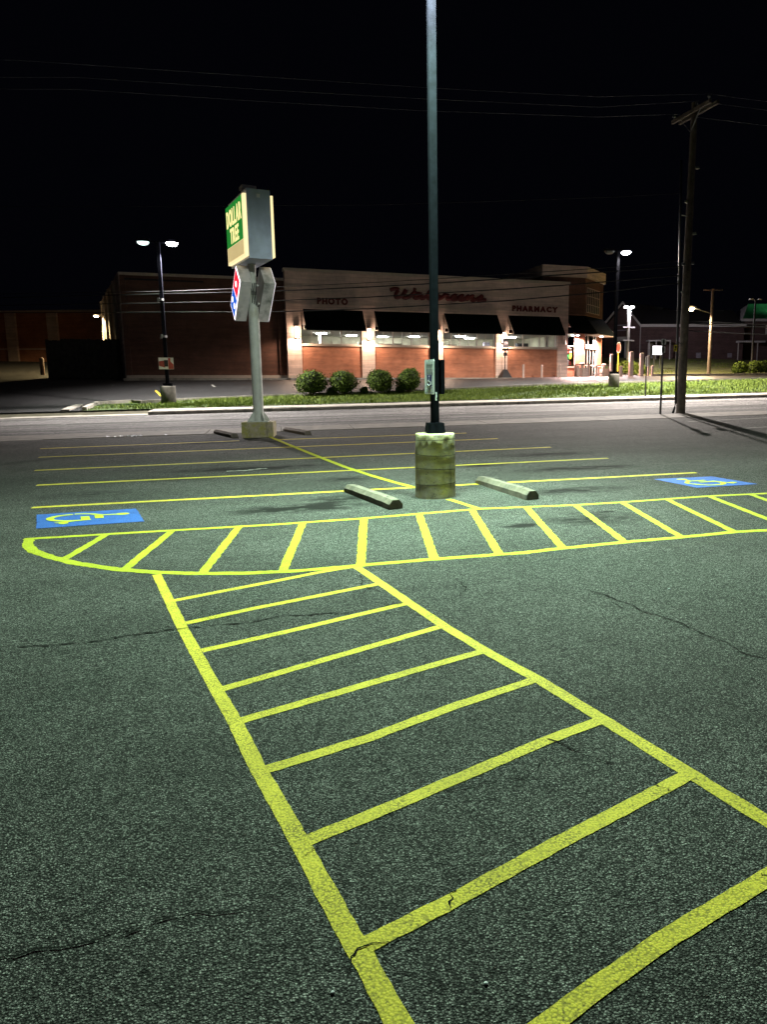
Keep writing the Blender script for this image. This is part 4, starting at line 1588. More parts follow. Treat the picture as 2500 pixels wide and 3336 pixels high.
to_store(sw, (C0.x, C0.y, AZ), sd)
for k in (4, 9.5, 15, 20.5):
    b = MB()
    b.box(k, k + .9, -.02, .18, -.3, 6.5)
    o = b.build('side_pier', M_TRIM, st)
    to_store(o, (C0.x, C0.y, AZ), sd)
b = MB()
b.prism([(-10.2, .9, 6.2), (-.2, .6, 6.2), (21.3, .6, 6.2), (23, 12, 6.2), (-11, 22, 6.2)], (0, 0, .1))
b.build('roof', M_ROOFD, st)
b = MB()
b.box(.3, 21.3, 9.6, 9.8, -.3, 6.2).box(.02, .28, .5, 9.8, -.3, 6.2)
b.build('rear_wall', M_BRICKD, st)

# corner tower with the entrance
TW = [Vector((20.2, 58.55, 0)), Vector((23.9, 58.95, 0)), Vector((27.0, 62.6, 0)), Vector((27.3, 70, 0)), Vector((19.4, 69, 0))]
loc2 = lambda p: inv @ Vector((p[0], p[1], p[2]))
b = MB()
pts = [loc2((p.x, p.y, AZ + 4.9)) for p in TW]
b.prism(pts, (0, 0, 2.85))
b.build('tower_wall', M_BRICKD, st)
b = MB()
grow = [Vector((20.1, 58.4, 0)), Vector((23.98, 58.8, 0)), Vector((27.16, 62.5, 0)), Vector((27.4, 70.1, 0)), Vector((19.3, 69.1, 0))]
b.prism([loc2((p.x, p.y, AZ + 7.752)) for p in grow], (0, 0, .84))
b.build('tower_band', M_LIME, st)
# left flank of the tower: display window and brick pier
fl_a = math.atan2(TW[1].y - TW[0].y, TW[1].x - TW[0].x)
FL = (TW[1] - TW[0]).length


def flank(name, m, x0, x1, y0, y1, z0, z1, parent=None):
    b = MB()
    b.box(x0, x1, y0, y1, z0, z1)
    o = b.build(name, m, st)
    to_store(o, (TW[0].x, TW[0].y, AZ), fl_a)
    return o


flank('display_base', M_BRICK, 2.0, 2.95, 0, .3, -.3, .78)
flank('display_sill', M_TRIM, 1.98, 2.97, -.05, .3, .782, .86)
for x in (2.0, 2.9):
    flank('display_frame', M_FRAME, x, x + .06, .05, .14, .86, 4.0)
for z in (2.42, 3.94):
    flank('display_rail', M_FRAME, 2.06, 2.9, .05, .14, z, z + .06)
flank('display_pane', M_GLASS, 2.06, 2.9, .09, .096, .86, 2.42)
flank('display_pane', M_GLASS, 2.06, 2.9, .09, .096, 2.48, 3.94)
flank('entrance_pier', M_BRICK, 2.96, FL, 0, .35, -.3, 4.9)
flank('display_head', M_BRICK, 1.6, 2.96, 0, .3, 4.002, 4.9)
for i in range(9):
    flank('display_goods', [M_YEL, M_WHITE, M_RED, M_BIN, M_ROOFG][i % 5], 2.12 + .25 * (i % 3), 2.3 + .25 * (i % 3), .35, .5, .95 + .5 * (i // 3), 1.3 + .5 * (i // 3) + .1 * (i % 2))
flank('display_goods', M_WHITE, 2.1, 2.3, .3, .33, 2.6, 3.9)
# chamfered face with door
ca = math.atan2(TW[2].y - TW[1].y, TW[2].x - TW[1].x)
CL_ = (TW[2] - TW[1]).length


def cham(name, m, x0, x1, y0, y1, z0, z1):
    b = MB()
    b.box(x0, x1, y0, y1, z0, z1)
    o = b.build(name, m, st)
    to_store(o, (TW[1].x, TW[1].y, AZ), ca)
    return o


cham('entrance_pier', M_BRICK, 0, .25, 0, .3, -.3, 4.9)
cham('entrance_pier', M_BRICK, 3.3, CL_, 0, .3, -.3, 4.9)
cham('entrance_head', M_BRICK, .25, 3.3, 0, .3, 3.45, 4.9)
dr = cham('entrance_header', M_FRAME, .25, 3.3, -.1, .22, 2.3, 2.62)
for x in (.25, .95, 2.45, 3.2):
    cham('entrance_frame', M_FRAME, x, x + .1, .02, .14, .0, 2.3)
for x in (.25, 1.05, 2.6, 3.2):
    cham('transom_frame', M_FRAME, x, x + .1, .02, .14, 2.62, 3.45)
cham('door_leaf_frame', M_FRAME, 1.66, 1.76, .03, .13, .0, 2.3)
for x0, x1 in ((.35, .95), (1.05, 1.66), (1.76, 2.45), (2.55, 3.2)):
    cham('door_pane', M_GLASS, x0, x1, .07, .076, .02, 2.3)
    cham('push_bar', M_FRAME, x0, x1, .0, .05, .95, 1.02)
for x0, x1 in ((.35, 1.05), (1.15, 2.6), (2.7, 3.2)):
    cham('transom_pane', M_GLASS, x0, x1, .07, .076, 2.62, 3.45)
for x0, x1, z in ((1.15, 1.6, 2.35), (1.8, 2.3, 2.35)):
    cham('door_sensor', M_DARK, x0 + .1, x0 + .25, -.16, -.1, z + .1, z + .2)
# vestibule behind the doors
cham('vestibule_wall', M_CEIL, -.2, 4.4, 3.2, 3.3, 0, 3.5)
cham('vestibule_ceiling', M_CEIL, .1, 4.2, .32, 3.2, 3.46, 3.5)
cham('vestibule_floor', M_CONC, .1, 4.2, -.2, 3.2, -.06, -.01)
cham('vestibule_light', M_TUBE, 1.2, 2.4, 1.3, 1.45, 3.38, 3.43)
cham('vestibule_panel', M_BIN, .6, 1.4, 2.6, 2.65, 0, 2.2)
cham('vestibule_panel', M_DARK, 1.9, 2.8, 2.9, 2.95, 0, 2.3)
# tall barred window of the tower
tw = cham('tower_window', M_DARKGL, .35, 3.7, -.02, .02, 5.2, 7.0)
for i in range(8):
    cham('tower_mullion', M_BIN, .33 + i * .47, .40 + i * .47, -.07, -.02, 5.14, 7.02)
for z in (5.12, 5.75, 6.4, 7.02):
    cham('tower_rail', M_BIN, .33, 3.7, -.068, -.021, z, z + .05)
# entrance awning round the corner
T0, T1, T2 = Vector((22.1, 58.74, AZ + 4.86)), Vector((23.92, 58.93, AZ + 4.86)), Vector((27.05, 62.6, AZ + 4.86))
n1, n2 = Vector((.107, -.994, 0)), Vector((.762, -.647, 0))
nm = (n1 + n2).normalized() * (1.25 / (n1 + n2).normalized().dot(n1))
B0, B1, B2 = T0 + n1 * 1.25, T1 + nm, T2 + n2 * 1.25
for q in (B0, B1, B2):
    q.z = AZ + 3.42
B0.x += .25
b = MB()
b.prism([loc2(q) for q in (T0, B0, B1, T1)], (0, 0, -.04))
aw = b.build('entrance_awning', M_AWN, st)
b = MB()
b.prism([loc2(q) for q in (T1, B1, B2, T2)], (0, 0, -.04))
b.build('awning_panel', M_AWN, aw)
b = MB()
b.prism([loc2(q) - Vector((0, 0, .045)) for q in (T1, B1, B2, T2)][0:1] + [loc2(Vector((q.x, q.y, AZ + 3.38))) for q in (B1, B2, T2)] if False else [loc2(Vector((q.x, q.y, AZ + 3.37))) for q in (T1, B1, B2, T2)], (0, 0, -.03))
b.build('soffit', M_CEIL, aw)
b = MB()
b.tube([loc2(B2 - Vector((0, 0, .02))), loc2(T2 - Vector((0, 0, .1)))], .03, 6)
b.build('frame_tube', M_FRAME, aw)
mid = (T1 + T2) / 2 + n2 * .65
lq = loc2(Vector((mid.x, mid.y, AZ + 3.3)))
b = MB()
b.cyl(lq, lq + Vector((0, 0, .035)), .14, n=14)
b.build('soffit_lamp', M_LENS_T, aw)
lamp_light('entrance_light', st, lq - Vector((0, 0, .06)), E_DOOR, C_DOOR, 165, .4, .12)
mid = (T0 + T1) / 2 + n1 * .55
lq = loc2(Vector((mid.x, mid.y, AZ + 3.25)))
b = MB()
b.cyl(lq, lq + Vector((0, 0, .035)), .12, n=14)
b.build('soffit_lamp', M_LENS_T, aw)
lamp_light('entrance_light', st, lq - Vector((0, 0, .06)), E_DOOR * .7, C_DOOR, 165, .4, .12)

# raised walk along the store front
b = MB()
b.box(-.25, 22.6, -1.45, -.13, -.4, -.02)
wk = b.build('store_walk', M_SLAB, st)
b = MB()
b.box(-10.6, -.26, -.9, .36, -.4, -.03)
b.build('store_walk', M_KERB, st, rz=R(-3.56))
b = MB()
b.prism([loc2((q[0], q[1], AZ - .4)) for q in ((22.9, 57.0), (31.5, 58.0), (31.5, 62), (27, 66), (23.9, 58.9), (22.9, 58.7))], (0, 0, .385))
b.build('entrance_walk', M_SLAB, st)


# words on the store front
def word_sign(label, loc, rz):
    return thing('wall_sign', label, 'sign', loc, rz, 'lettering on the store front')


fa = lambda x, z, y=0: Vector((AX, AY, AZ)) + Matrix.Rotation(PHI, 3, 'Z') @ Vector((x, y, z))
w1 = word_sign('dark red PHOTO lettering above the leftmost awning', fa(0, 0), PHI)
lettering(w1, 'PHOTO', 1.92, 4.06, 4.98, 5.42, -.14, M_LETTER, .10, .06, .07)
w2 = word_sign('dark red PHARMACY lettering above the rightmost window awning', fa(0, 0), PHI)
lettering(w2, 'PHARMACY', 16.66, 20.54, 4.95, 5.38, -.14, M_LETTER, .10, .06, .07)
w3 = word_sign('large dark red script lettering along the middle of the store front', fa(0, 0), PHI)
SCRIPT = [  # pen strokes of the flowing name, baseline 0, x-height 1
    [(-.55, 1.55), (-.1, 1.9), (.35, 1.75), (.25, .9), (.3, .2), (.6, .0), (1.0, .5), (1.2, 1.2), (1.2, 1.75), (1.1, .9), (1.15, .2), (1.5, 0), (1.95, .5), (2.2, 1.2), (2.25, 1.8), (2.0, 1.95)],
    [(3.1, .85), (2.75, 1.0), (2.45, .7), (2.4, .25), (2.65, 0), (3.0, .3), (3.2, .95), (3.15, .3), (3.35, .0), (3.7, .3)],
    [(3.7, .3), (4.1, .9), (4.35, 1.6), (4.2, 1.9), (3.95, 1.5), (3.9, .6), (4.05, .05), (4.4, .2)],
    [(5.15, .85), (4.8, 1.0), (4.5, .7), (4.5, .25), (4.75, .05), (5.05, .35), (5.25, .95), (5.1, .0), (4.9, -.7), (4.55, -.85), (4.5, -.5), (5.1, -.05), (5.5, .2)],
    [(5.5, .2), (5.8, .8), (5.85, 1.1), (6.0, .9), (6.3, .9), (6.25, .4), (6.35, .05), (6.7, .2)],
    [(6.7, .2), (7.1, .5), (7.25, .85), (7.05, 1.0), (6.8, .6), (6.85, .15), (7.15, .0), (7.5, .2)],
    [(7.5, .2), (7.95, .5), (8.1, .85), (7.9, 1.0), (7.65, .6), (7.7, .15), (8.0, .0), (8.35, .2)],
    [(8.35, .2), (8.6, .8), (8.7, 1.0), (8.65, .1), (8.9, .7), (9.2, 1.0), (9.3, .8), (9.2, .3), (9.35, .0), (9.7, .2)],
    [(9.7, .2), (10.1, .7), (10.3, 1.1), (10.4, .7), (10.5, .25), (10.25, .0), (9.95, .1), (10.4, .15), (11.0, .2)]]
xs = [q[0] for s in SCRIPT for q in s]
sx = (14.5 - 6.95) / (max(xs) - min(xs))
for s in SCRIPT:
    # smooth the strokes
    q = [Vector(p) for p in s]
    sm = []
    for i in range(len(q) - 1):
        p0, p1, p2, p3 = q[max(i - 1, 0)], q[i], q[i + 1], q[min(i + 2, len(q) - 1)]
        for k in range(5):
            t = k / 5
            sm.append(.5 * ((2 * p1) + (p2 - p0) * t + (2 * p0 - 5 * p1 + 4 * p2 - p3) * t * t + (3 * p1 - p0 - 3 * p2 + p3) * t ** 3))
    sm.append(q[-1])
    pts = [(6.95 + (p.x + .55) * sx + .12 * p.y, 0, 5.63 + p.y * .315 - .012 * 0) for p in sm]
    b = MB()
    b.tube(pts, .14, 8)
    b.v = [(x, -.17 + y * .5, z) for x, y, z in b.v]
    b.build('letter', M_LETTER, w3)


# lamps on the pilasters
def wall_lamp(label, x, zc, lit):
    t = thing('wall_lamp', label, 'wall lamp', fa(x, zc, -.12), PHI, 'lamps on the store pilasters')
    b = MB()
    b.box(-.13, .13, -.03, 0, -.42, .42)
    b.build('back_plate', M_FRAME, t)
    b = MB()
    b.cyl((0, -.14, -.36), (0, -.14, .36), .125, n=16)
    b.build('glass_tube', M_SCONCE if lit else M_SCOFF, t)
    for z in (-.4, .36):
        b = MB()
        b.cyl((0, -.14, z), (0, -.14, z + .045), .14, n=16)
        b.build('end_cap', M_FRAME, t)
    if lit:
        lamp_light('wall_lamp_light', t, (0, -.62, -.3), E_WALL, C_WALL, 174, .4, .12, (0, -.05, -1))
        glow_light('wall_lamp_glow', t, (0, -.4, .0), E_WALL * .12, C_WALL, .08)
    return t


wall_lamp('glowing wall lamp on the leftmost pale pilaster', .45, 3.08, True)
wall_lamp('glowing wall lamp on the second pale pilaster between the left awnings', 5.53, 3.04, True)
wall_lamp('glowing wall lamp on the middle pilaster half hidden by the black pole', 10.7, 3.02, True)
wall_lamp('glowing wall lamp on the pilaster left of the rightmost window', 15.94, 2.98, True)
wall_lamp('unlit wall lamp on the pilaster beside the entrance', 21.14, 2.96, False)


# ------------------------------------------------------------------ things in front of the store
def store_ground(u, v):
    return AZ - .02


BOLL_LAB = ['leftmost of the low posts before the store front', 'second low post from the left before the store front', 'third low post from the left, beside the last pilaster', 'low post in front of the left litter bin', 'dark-shaded low post in front of the entrance doors']
for X, lab in zip((1706, 1766, 1825, 1884, 1944), BOLL_LAB):
    d = 58.3 + (X - 1706) / 238 * 3.2 - .4
    q = atd(X, 1231, d)
    t = thing('bollard', lab, 'bollard', (q.x, q.y, AZ - .35), 0, 'low posts before the store')
    b = MB()
    b.lathe([(.085, -.1), (.085, 1.22), (.075, 1.27), (.045, 1.3), (.001, 1.305)], 14)
    b.build('post', M_BOLL, t)
POSTS = [(1993, 1153, 1217, .30, 'white square post left of the far round shrubs'), (2024, 1191, 1225, .24, 'low post left of the far round shrubs'), (2056, 1145, 1228, .38, 'tallest grey square post beside the far round shrubs'), (2090, 1149, 1227, .34, 'tall pale square post right of the grey one'),
         (2113, 1158, 1230, .16, 'thin grey post right of the tall pale posts'), (2126, 1190, 1230, .2, 'low post rightmost of the row by the entrance drive')]
for X, y0, y1, w, lab in POSTS:
    q = atd(X, y1, 62)
    z = q.z
    top = atd(X, y0, 62).z
    w *= .78
    t = thing('square_post', lab, 'post', (q.x, q.y, z), 0, 'posts along the entrance drive')
    b = MB()
    b.box(-w / 2, w / 2, -w / 2, w / 2, -.3, top - z - .04)
    b.build('post', M_BOLL, t)
    b = MB()
    b.add([(-w / 2, -w / 2, top - z - .04), (w / 2, -w / 2, top - z - .04), (w / 2, w / 2, top - z - .04), (-w / 2, w / 2, top - z - .04), (0, 0, top - z)], [(0, 1, 4), (1, 2, 4), (2, 3, 4), (3, 0, 4)])
    b.build('cap', M_TRIM, t)


def litter_bin(label, X, Y, d, w, hh, panel):
    q = atd(X, Y, d)
    t = thing('litter_bin', label, 'litter bin', (q.x, q.y, AZ - .02), R(20), 'litter bins at the entrance')
    for sx_ in (-1, 1):
        for sy in (-1, 1):
            b = MB()
            b.box(sx_ * w / 2 - .07, sx_ * w / 2 + .07, sy * w / 2 - .07, sy * w / 2 + .07, 0, hh)
            b.build('corner_post', M_BOLL, t)
    b = MB()
    b.box(-w / 2 + .04, w / 2 - .04, -w / 2 - .02, w / 2 + .02, .05, hh - .22)
    b.build('panel', panel, t)
    b = MB()
    b.box(-w / 2 - .04, w / 2 + .04, -w / 2 - .04, w / 2 + .04, hh, hh + .06)
    b.build('lid', M_DARK, t)
    b = MB()
    b.lathe([(.2, hh + .06), (.18, hh + .14), (.1, hh + .18), (.001, hh + .185)], 14)
    b.build('dome', M_BIN, t)
    return t


litter_bin('square brown litter bin left of the entrance doors', 1898, 1222, 61.5, .75, 1.0, M_BIN)
litter_bin('pink-lit litter bin right of the entrance doors', 1968, 1221, 62.5, .65, .92, M_BOLL)
q = atd(1948, 1223, 61.8)
t = thing('bike_rack', 'white metal rail by the entrance doors', 'rail', (q.x, q.y, AZ - .02), R(10))
for z in (.35, .85):
    b = MB()
    b.tube([(-.5, 0, z), (.5, 0, z)], .035, 8)
    b.build('rail', M_FRAME, t)
for x in (-.45, .45):
    b = MB()
    b.tube([(x, 0, 0), (x, 0, .9)], .04, 8)
    b.build('upright', M_FRAME, t)
q = fa(15.85, 0, -.75)
t = thing('sign_stand', 'dark weighted sign stand in front of the lit pilaster', 'sign stand', (q.x, q.y, AZ - .02), PHI)
b = MB()
b.add([(-.42, -.42, 0), (.42, -.42, 0), (.42, .42, 0), (-.42, .42, 0), (-.12, -.12, .62), (.12, -.12, .62), (.12, .12, .62), (-.12, .12, .62)], [(0, 3, 2, 1), (4, 5, 6, 7), (0, 1, 5, 4), (1, 2, 6, 5), (2, 3, 7, 6), (3, 0, 4, 7)])
b.build('foot', M_DARK, t)
b = MB()
b.tube([(0, 0, .6), (0, 0, 2.1)], .04, 8)
b.build('stem', M_DARK, t)
for z0, z1, w, m in ((1.62, 1.88, .3, M_DARK), (2.0, 2.2, .5, M_DARK), (1.9, 1.96, .1, M_DARK), (2.24, 2.9, .42, M_GREYTXT)):
    b = MB()
    b.box(-w / 2, w / 2, -.05, -.03, z0, z1)
    b.build('plate', m, t)

# ------------------------------------------------------------------ left of the store
F0, F1 = Vector((-15.4, 59.3, 0)), Vector((-10.3, 58.0, 0))
fd = (F1 - F0)
fa_ = math.atan2(fd.y, fd.x)
fz = 1.75
fn = thing('wooden_fence', 'dark board fence screening the yard left of the store', 'fence', (F0.x, F0.y, fz), fa_)
nb = 26
me = None
for i in range(nb):
    x = i * fd.length / nb
    if i % 5 == 0 or me is None:
        b = MB()
        w, hh = fd.length / nb + .012, 2.78 + RND.uniform(-.04, .04)
        b.prism([(0, 0, 0), (w, 0, 0), (w, 0, hh - .05), (w * .8, 0, hh), (w * .2, 0, hh), (0, 0, hh - .05)], (0, .025, 0))
        me = b.build('board', M_FENCE, fn)
        o = me
    else:
        o = share(me, 'board', fn)
    o.location = (x, .014 * (-1) ** i + RND.uniform(-.004, .004), RND.uniform(-.03, .03))
for i in range(4):
    b = MB()
    x = i * fd.length / 3
    b.box(x - .07, x + .07, .06, .2, -.1, 2.8)
    b.build('post', M_FENCE, fn)
for z in (.5, 2.2):
    b = MB()
    b.box(0, fd.length, .03, .08, z, z + .1)
    b.build('rail', M_FENCE, fn)

q0, q1 = atd(-500, 1012, 82), atd(335, 1019, 78)
ang = math.atan2(q1.y - q0.y, q1.x - q0.x)
LN = math.hypot(q1.x - q0.x, q1.y - q0.y)
ls = thing('shop_row', 'low brown brick shop row with pale piers beyond the board fence', 'building', (q0.x, q0.y, 3.3), ang)
b = MB()
b.box(0, LN, 0, 8, -.6, 5.05)
b.build('wall', M_BRICK, ls)
b = MB()
b.box(-.1, LN + .1, -.15, 8.1, 5.052, 5.25)
b.build('roof_cap', M_TRIM, ls)
b = MB()
b.box(0, LN, -.04, -.001, 1.4, 1.55)
b.build('stone_band', M_LIME, ls)
for X in (32, 182, -150, -330):
    q = atd(X, 1100, 79)
    x = (q.x - q0.x) * math.cos(ang) + (q.y - q0.y) * math.sin(ang)
    b = MB()
    b.box(x - .55, x + .55, -.25, 0, -.6, 5.05)
    b.build('pier', M_LIME, ls)
# lamp that lights the yard
q = atd(343, 1104, 66)
zl = atd(343, 1030, 66).z
t = thing('light_pole', 'short lamp pole lit yellow behind the board fence', 'lamp pole', (q.x, q.y, zt(q.x, q.y)))
zz = zl - t.location.z
b = MB()
b.cyl((0, 0, 0), (0, 0, zz), .13, .1, 12)
b.build('shaft', M_STEEL, t)
b = MB()
b.bar((0, 0, zz - .02), (-.75, -.1, zz + .08), .2, .12)
hd = b.build('lamp_head', M_STEEL, t)
b = MB()
b.cyl((-.55, -.1, zz - .08), (-.55, -.1, zz + .0), .14, .2, 14)
b.build('lens', M_LENS_W, hd)
lamp_light('yard_light', t, (-.55, -.1, zz - .16), E_YELLOW, C_YELLOW, 170, .3, .1)
q = atd(366, 1097, 62)
t = thing('wall_lamp', 'small orange glowing lamp between the store side wall and board fence', 'wall lamp', q)
b = MB()
b.box(-.14, .14, -.1, .02, -.3, .3)
b.build('housing', M_STEEL, t)
b = MB()
b.box(-.12, .12, -.16, -.101, -.42, .2)
b.build('lens', emit('orange_lens', (1, .55, .3), 5), t)
q = atd(139, 1224, 60)
t = thing('bollard', 'lone pale post left of the board fence', 'bollard', (q.x, q.y, zt(q.x, q.y)), 0, 'low posts before the store')
b = MB()
b.lathe([(.16, -.1), (.16, 1.2), (.13, 1.28), (.001, 1.32)], 14)
b.build('post', M_BOLL, t)

# ------------------------------------------------------------------ dark brick buildings on the rise, right
CH = Vector((41.2, 84.5, 4.1))
ca2 = math.atan2(81.57 - 84.49, 52.77 - 41.19)
chp = thing('gabled_building', 'dark brick building with a white-edged gable and long low wing', 'building', CH, ca2)
WL, WH = 12.2, 3.75
b = MB()
b.box(0.02, WL, .0, 9, -.8, WH)
b.build('wing_wall', M_CHURCH, chp)
b = MB()
b.prism([(0, -.35, WH + .02), (0, 9.4, WH + .02), (0, 4.5, WH + 2.2)], (WL, 0, 0))
b.build('wing_roof', M_ROOFD, chp)
b = MB()
b.box(0, WL + .1, -.42, -.36, WH - .12, WH + .2)
b.build('fascia', M_WTRIM, chp)
# gable front, turned towards the store
gd = Vector((38.4, 88.3, 0)) - Vector((CH.x, CH.y, 0))
gw = gd.length
ga = math.atan2(gd.y, gd.x) + math.pi
ap = 6.35


def gable(name, bm, m, parent=chp):
    o = bm.build(name, m, parent)
    o.location = (0, 0, 0)
    o.rotation_euler.z = ga - ca2
    return o


b = MB()
b.prism([(-gw, 0, -.8), (0, 0, -.8), (0, 0, WH), (-gw * .46, 0, ap), (-gw, 0, WH)], (0, 12, 0))
gable('gable_wall', b, M_CHURCH)
b = MB()
b.prism([(.25, -.3, WH - .15), (-gw * .46, -.3, ap + .05), (-gw * .46, -.3, ap + .3), (.3, -.3, WH + .1)], (0, 12.4, 0))
gable('gable_roof', b, M_ROOFD)
b = MB()
b.prism([(-gw * .46, -.3, ap + .05), (-gw - .25, -.3, WH - .15), (-gw - .3, -.3, WH + .1), (-gw * .46, -.3, ap + .3)], (0, 12.4, 0))
gable('gable_roof', b, M_ROOFD)
for s in (0, 1):
    b = MB()
    x = .3 if s == 0 else -gw - .3
    b.bar((x, -.36, WH), (-gw * .46, -.36, ap + .2), .1, .28, (0, 1, 0)) if False else b.prism([(x, -.4, WH - .16), (-gw * .46, -.4, ap + .02), (-gw * .46, -.4, ap + .32), (x, -.4, WH + .14)], (0, .08, 0))
    gable('barge_board', b, M_WTRIM)
b = MB()
b.box(-gw * .72, -gw * .28, -.12, 0, -.2, 2.6)
gable('door_surround', b, M_WTRIM)
b = MB()
b.box(-gw * .6, -gw * .40, -.16, -.121, -.2, 2.1)
gable('door', b, M_DARKGL)
b = MB()
b.box(-gw * .68, -gw * .34, -.1, -.0, 3.3, 3.42).box(-gw * .7, -gw * .32, -.1, 0, 3.9, 4.0)
gable('name_band', b, M_GREYTXT)
b = MB()
b.cyl((.05, -.08, -.6), (.05, -.08, WH), .05, n=8)
b.build('downpipe', M_WTRIM, chp)
for x, z0, z1, w, m in ((1.0, 1.0, 1.4, .25, M_WTRIM), (4.6, 1.9, 2.5, .4, M_GREYTXT), (5.0, .1, .9, .5, M_WTRIM), (6.7, .1, .7, .55, M_GREYTXT), (8.3, 1.2, 1.6, .22, M_WTRIM), (10.4, .15, .65, .5, M_GREYTXT), (11.0, 1.8, 3.0, .45, M_CHURCH)):
    b = MB()
    b.box(x, x + w, -.07, -.001, z0, z1)
    b.build('wall_vent', m, chp)
b = MB()
b.box(.75, 3.3, -1.5, -.01, 1.95, 2.1)
b.build('porch_roof', M_WTRIM, chp)
for x in (.8, 1.6, 3.2):
    b = MB()
    b.box(x, x + .1, -1.45, -1.35, -.6, 1.95)
    b.build('porch_post', M_WTRIM, chp)
b = MB()
b.box(1.0, 1.6, -.04, -.001, -.2, 1.8)
b.build('porch_door', M_WTRIM, chp)

GB = Vector((53.6, 82.2, 4.1))
gr = thing('green_roof_building', 'dark brick building with a lit green metal roof at the right edge', 'building', GB, ca2)
b = MB()
b.box(0, 14, .0, 9, -.8, 4.6)
b.build('wall', M_CHURCH, gr)
nr = 26
for i in range(nr):
    x = -.6 + i * 15.2 / nr
    b = MB()
    w = 15.2 / nr
    k0 = max(0, 1 - (i / 7)) * 3.2
    b.prism([(x + .02, -.6, 4.45), (x + w, -.6, 4.45), (x + w, 4.5, 6.7), (x + .02, 4.5, 6.7)] if i > 3 else [(x + .02, -.6, 4.45), (x + w, -.6, 4.45), (x + w, -.6 + 5.1 * (i + 1) / 4, 4.45 + 2.25 * (i + 1) / 4), (x + .02, -.6 + 5.1 * i / 4 + .01, 4.45 + 2.25 * i / 4 + .005)], (0, 0, .05))
    b.build('roof_panel', M_ROOFG, gr)
b = MB()
b.prism([(-.6, -.62, 4.45), (-.6, 4.5 + 4.5, 4.45), (1.75, 4.5, 6.7)], (.05, 0, 0))
b.build('hip_end', M_WTRIM, gr)
b = MB()
b.box(-.7, 14.8, -.72, -.62, 4.3, 4.6)
b.build('gutter', M_WTRIM, gr)
b = MB()
b.box(2.4, 3.0, -.05, -.001, 2.8, 3.9)
b.build('window', M_WTRIM, gr)
b = MB()
b.box(-1.3, 1.9, -1.6, -.01, 1.85, 2.05)
b.build('porch_roof', M_WTRIM, gr)
for x in (-1.25, 1.0):
    b = MB()
    b.box(x, x + .1, -1.55, -1.45, -.5, 1.85)
    b.build('porch_post', M_WTRIM, gr)
glow = thing('wall_lamp', 'wall flood lamp washing the green metal roof', 'wall lamp', GB + Vector((8.2, -3.4, 5.6)), ca2)
b = MB()
b.bar((0, 0, 0), (0, .8, -1.2), .05, .05).bar((-.15, -.1, 0), (.15, -.1, 0), .2, .16)
b.build('arm', M_DARK, glow)
lamp_light('roof_wash_light', glow, (0, -.05, .15), 5000, (.85, 1, .85), 110, .8, .1, (-.25, .7, -.25))


# street light, twin-head lamp, unlit lamp, posts and boxes on the rise
q = atd(2312, 1191, 66)
sz = zt(q.x, q.y)
sl = thing('street_light', 'wooden street light pole with a warm lamp on a long arm', 'street light', (q.x, q.y, sz))
ht = atd(2322, 941, 66).z - sz
b = MB()
b.cyl((0, 0, -.1), (0, 0, ht), .16, .11, 12)
b.build('pole', M_WOOD, sl)
za = atd(2316, 1022, 66).z - sz
lq = atd(2253, 1004, 65.6) - Vector((q.x, q.y, sz))
b = MB()
b.tube([(0, 0, za), (lq.x * .5, lq.y * .5, (za + lq.z) / 2 + .05), (lq.x * .85, lq.y * .85, lq.z + .02)], .035, 8)
b.build('arm', M_STEEL, sl)
b = MB()
b.bar(lq * 1.0 + Vector((.45, .06, .06)), lq + Vector((-.2, 0, .1)), .28, .14)
hd = b.build('lamp_head', M_STEEL, sl)
b = MB()
b.lathe([(.25, 0), (.235, -.12), (.16, -.22), (.002, -.26)], 14, (0, 0))
b.v = [(x + lq.x, y + lq.y, z + lq.z + .02) for x, y, z in b.v]
b.f = [f[::-1] for f in b.f]
b.build('lens', M_LENS_W, hd)
lamp_light('street_lamp_light', sl, lq - Vector((0, 0, .34)), E_STREET, C_STREET, 168, .3, .12)
b = MB()
b.bar((-.75, .2, ht - .1), (.75, -.2, ht - .1), .09, .1)
b.build('crossarm', M_WOOD, sl)

q = atd(2046, 1160, 80)
tz = zt(q.x, q.y)
t = thing('light_pole', 'thin pole with twin white lamps and two crossbars before the gable', 'lamp pole', (q.x, q.y, tz))
zt_ = atd(2046, 1003, 80).z - tz
b = MB()
b.cyl((0, 0, -.1), (0, 0, zt_), .11, .2, 12)
b.build('shaft', M_WTRIM, t)
for s in (-1, 1):
    b = MB()
    c = Vector((s * .32, 0, zt_ + .06))
    vts = [(c.x + rr * 1.3 * math.cos(k * math.pi / 7), c.y + rr * math.sin(k * math.pi / 7), c.z + dz) for rr, dz in ((.002, .12), (.14, .1), (.2, .03), (.18, -.05), (.002, -.1)) for k in range(14)]
    b.add(vts, [(i * 14 + k, i * 14 + (k + 1) % 14, (i + 1) * 14 + (k + 1) % 14, (i + 1) * 14 + k) for i in range(4) for k in range(14)], True)
    b.build('lamp_globe', M_LENS_T, t)
glow_light('twin_lamp_light', t, (0, -.3, zt_ - .3), E_TWIN, C_TWIN, .2)
for Y, w in ((1066, 1.3), (1109, 1.25)):
    z = atd(2043, Y, 80).z - tz
    b = MB()
    b.bar((-w / 2, -.1, z), (w / 2, -.1, z - .02), .1, .12)
    b.build('crossbar', M_WTRIM, t)

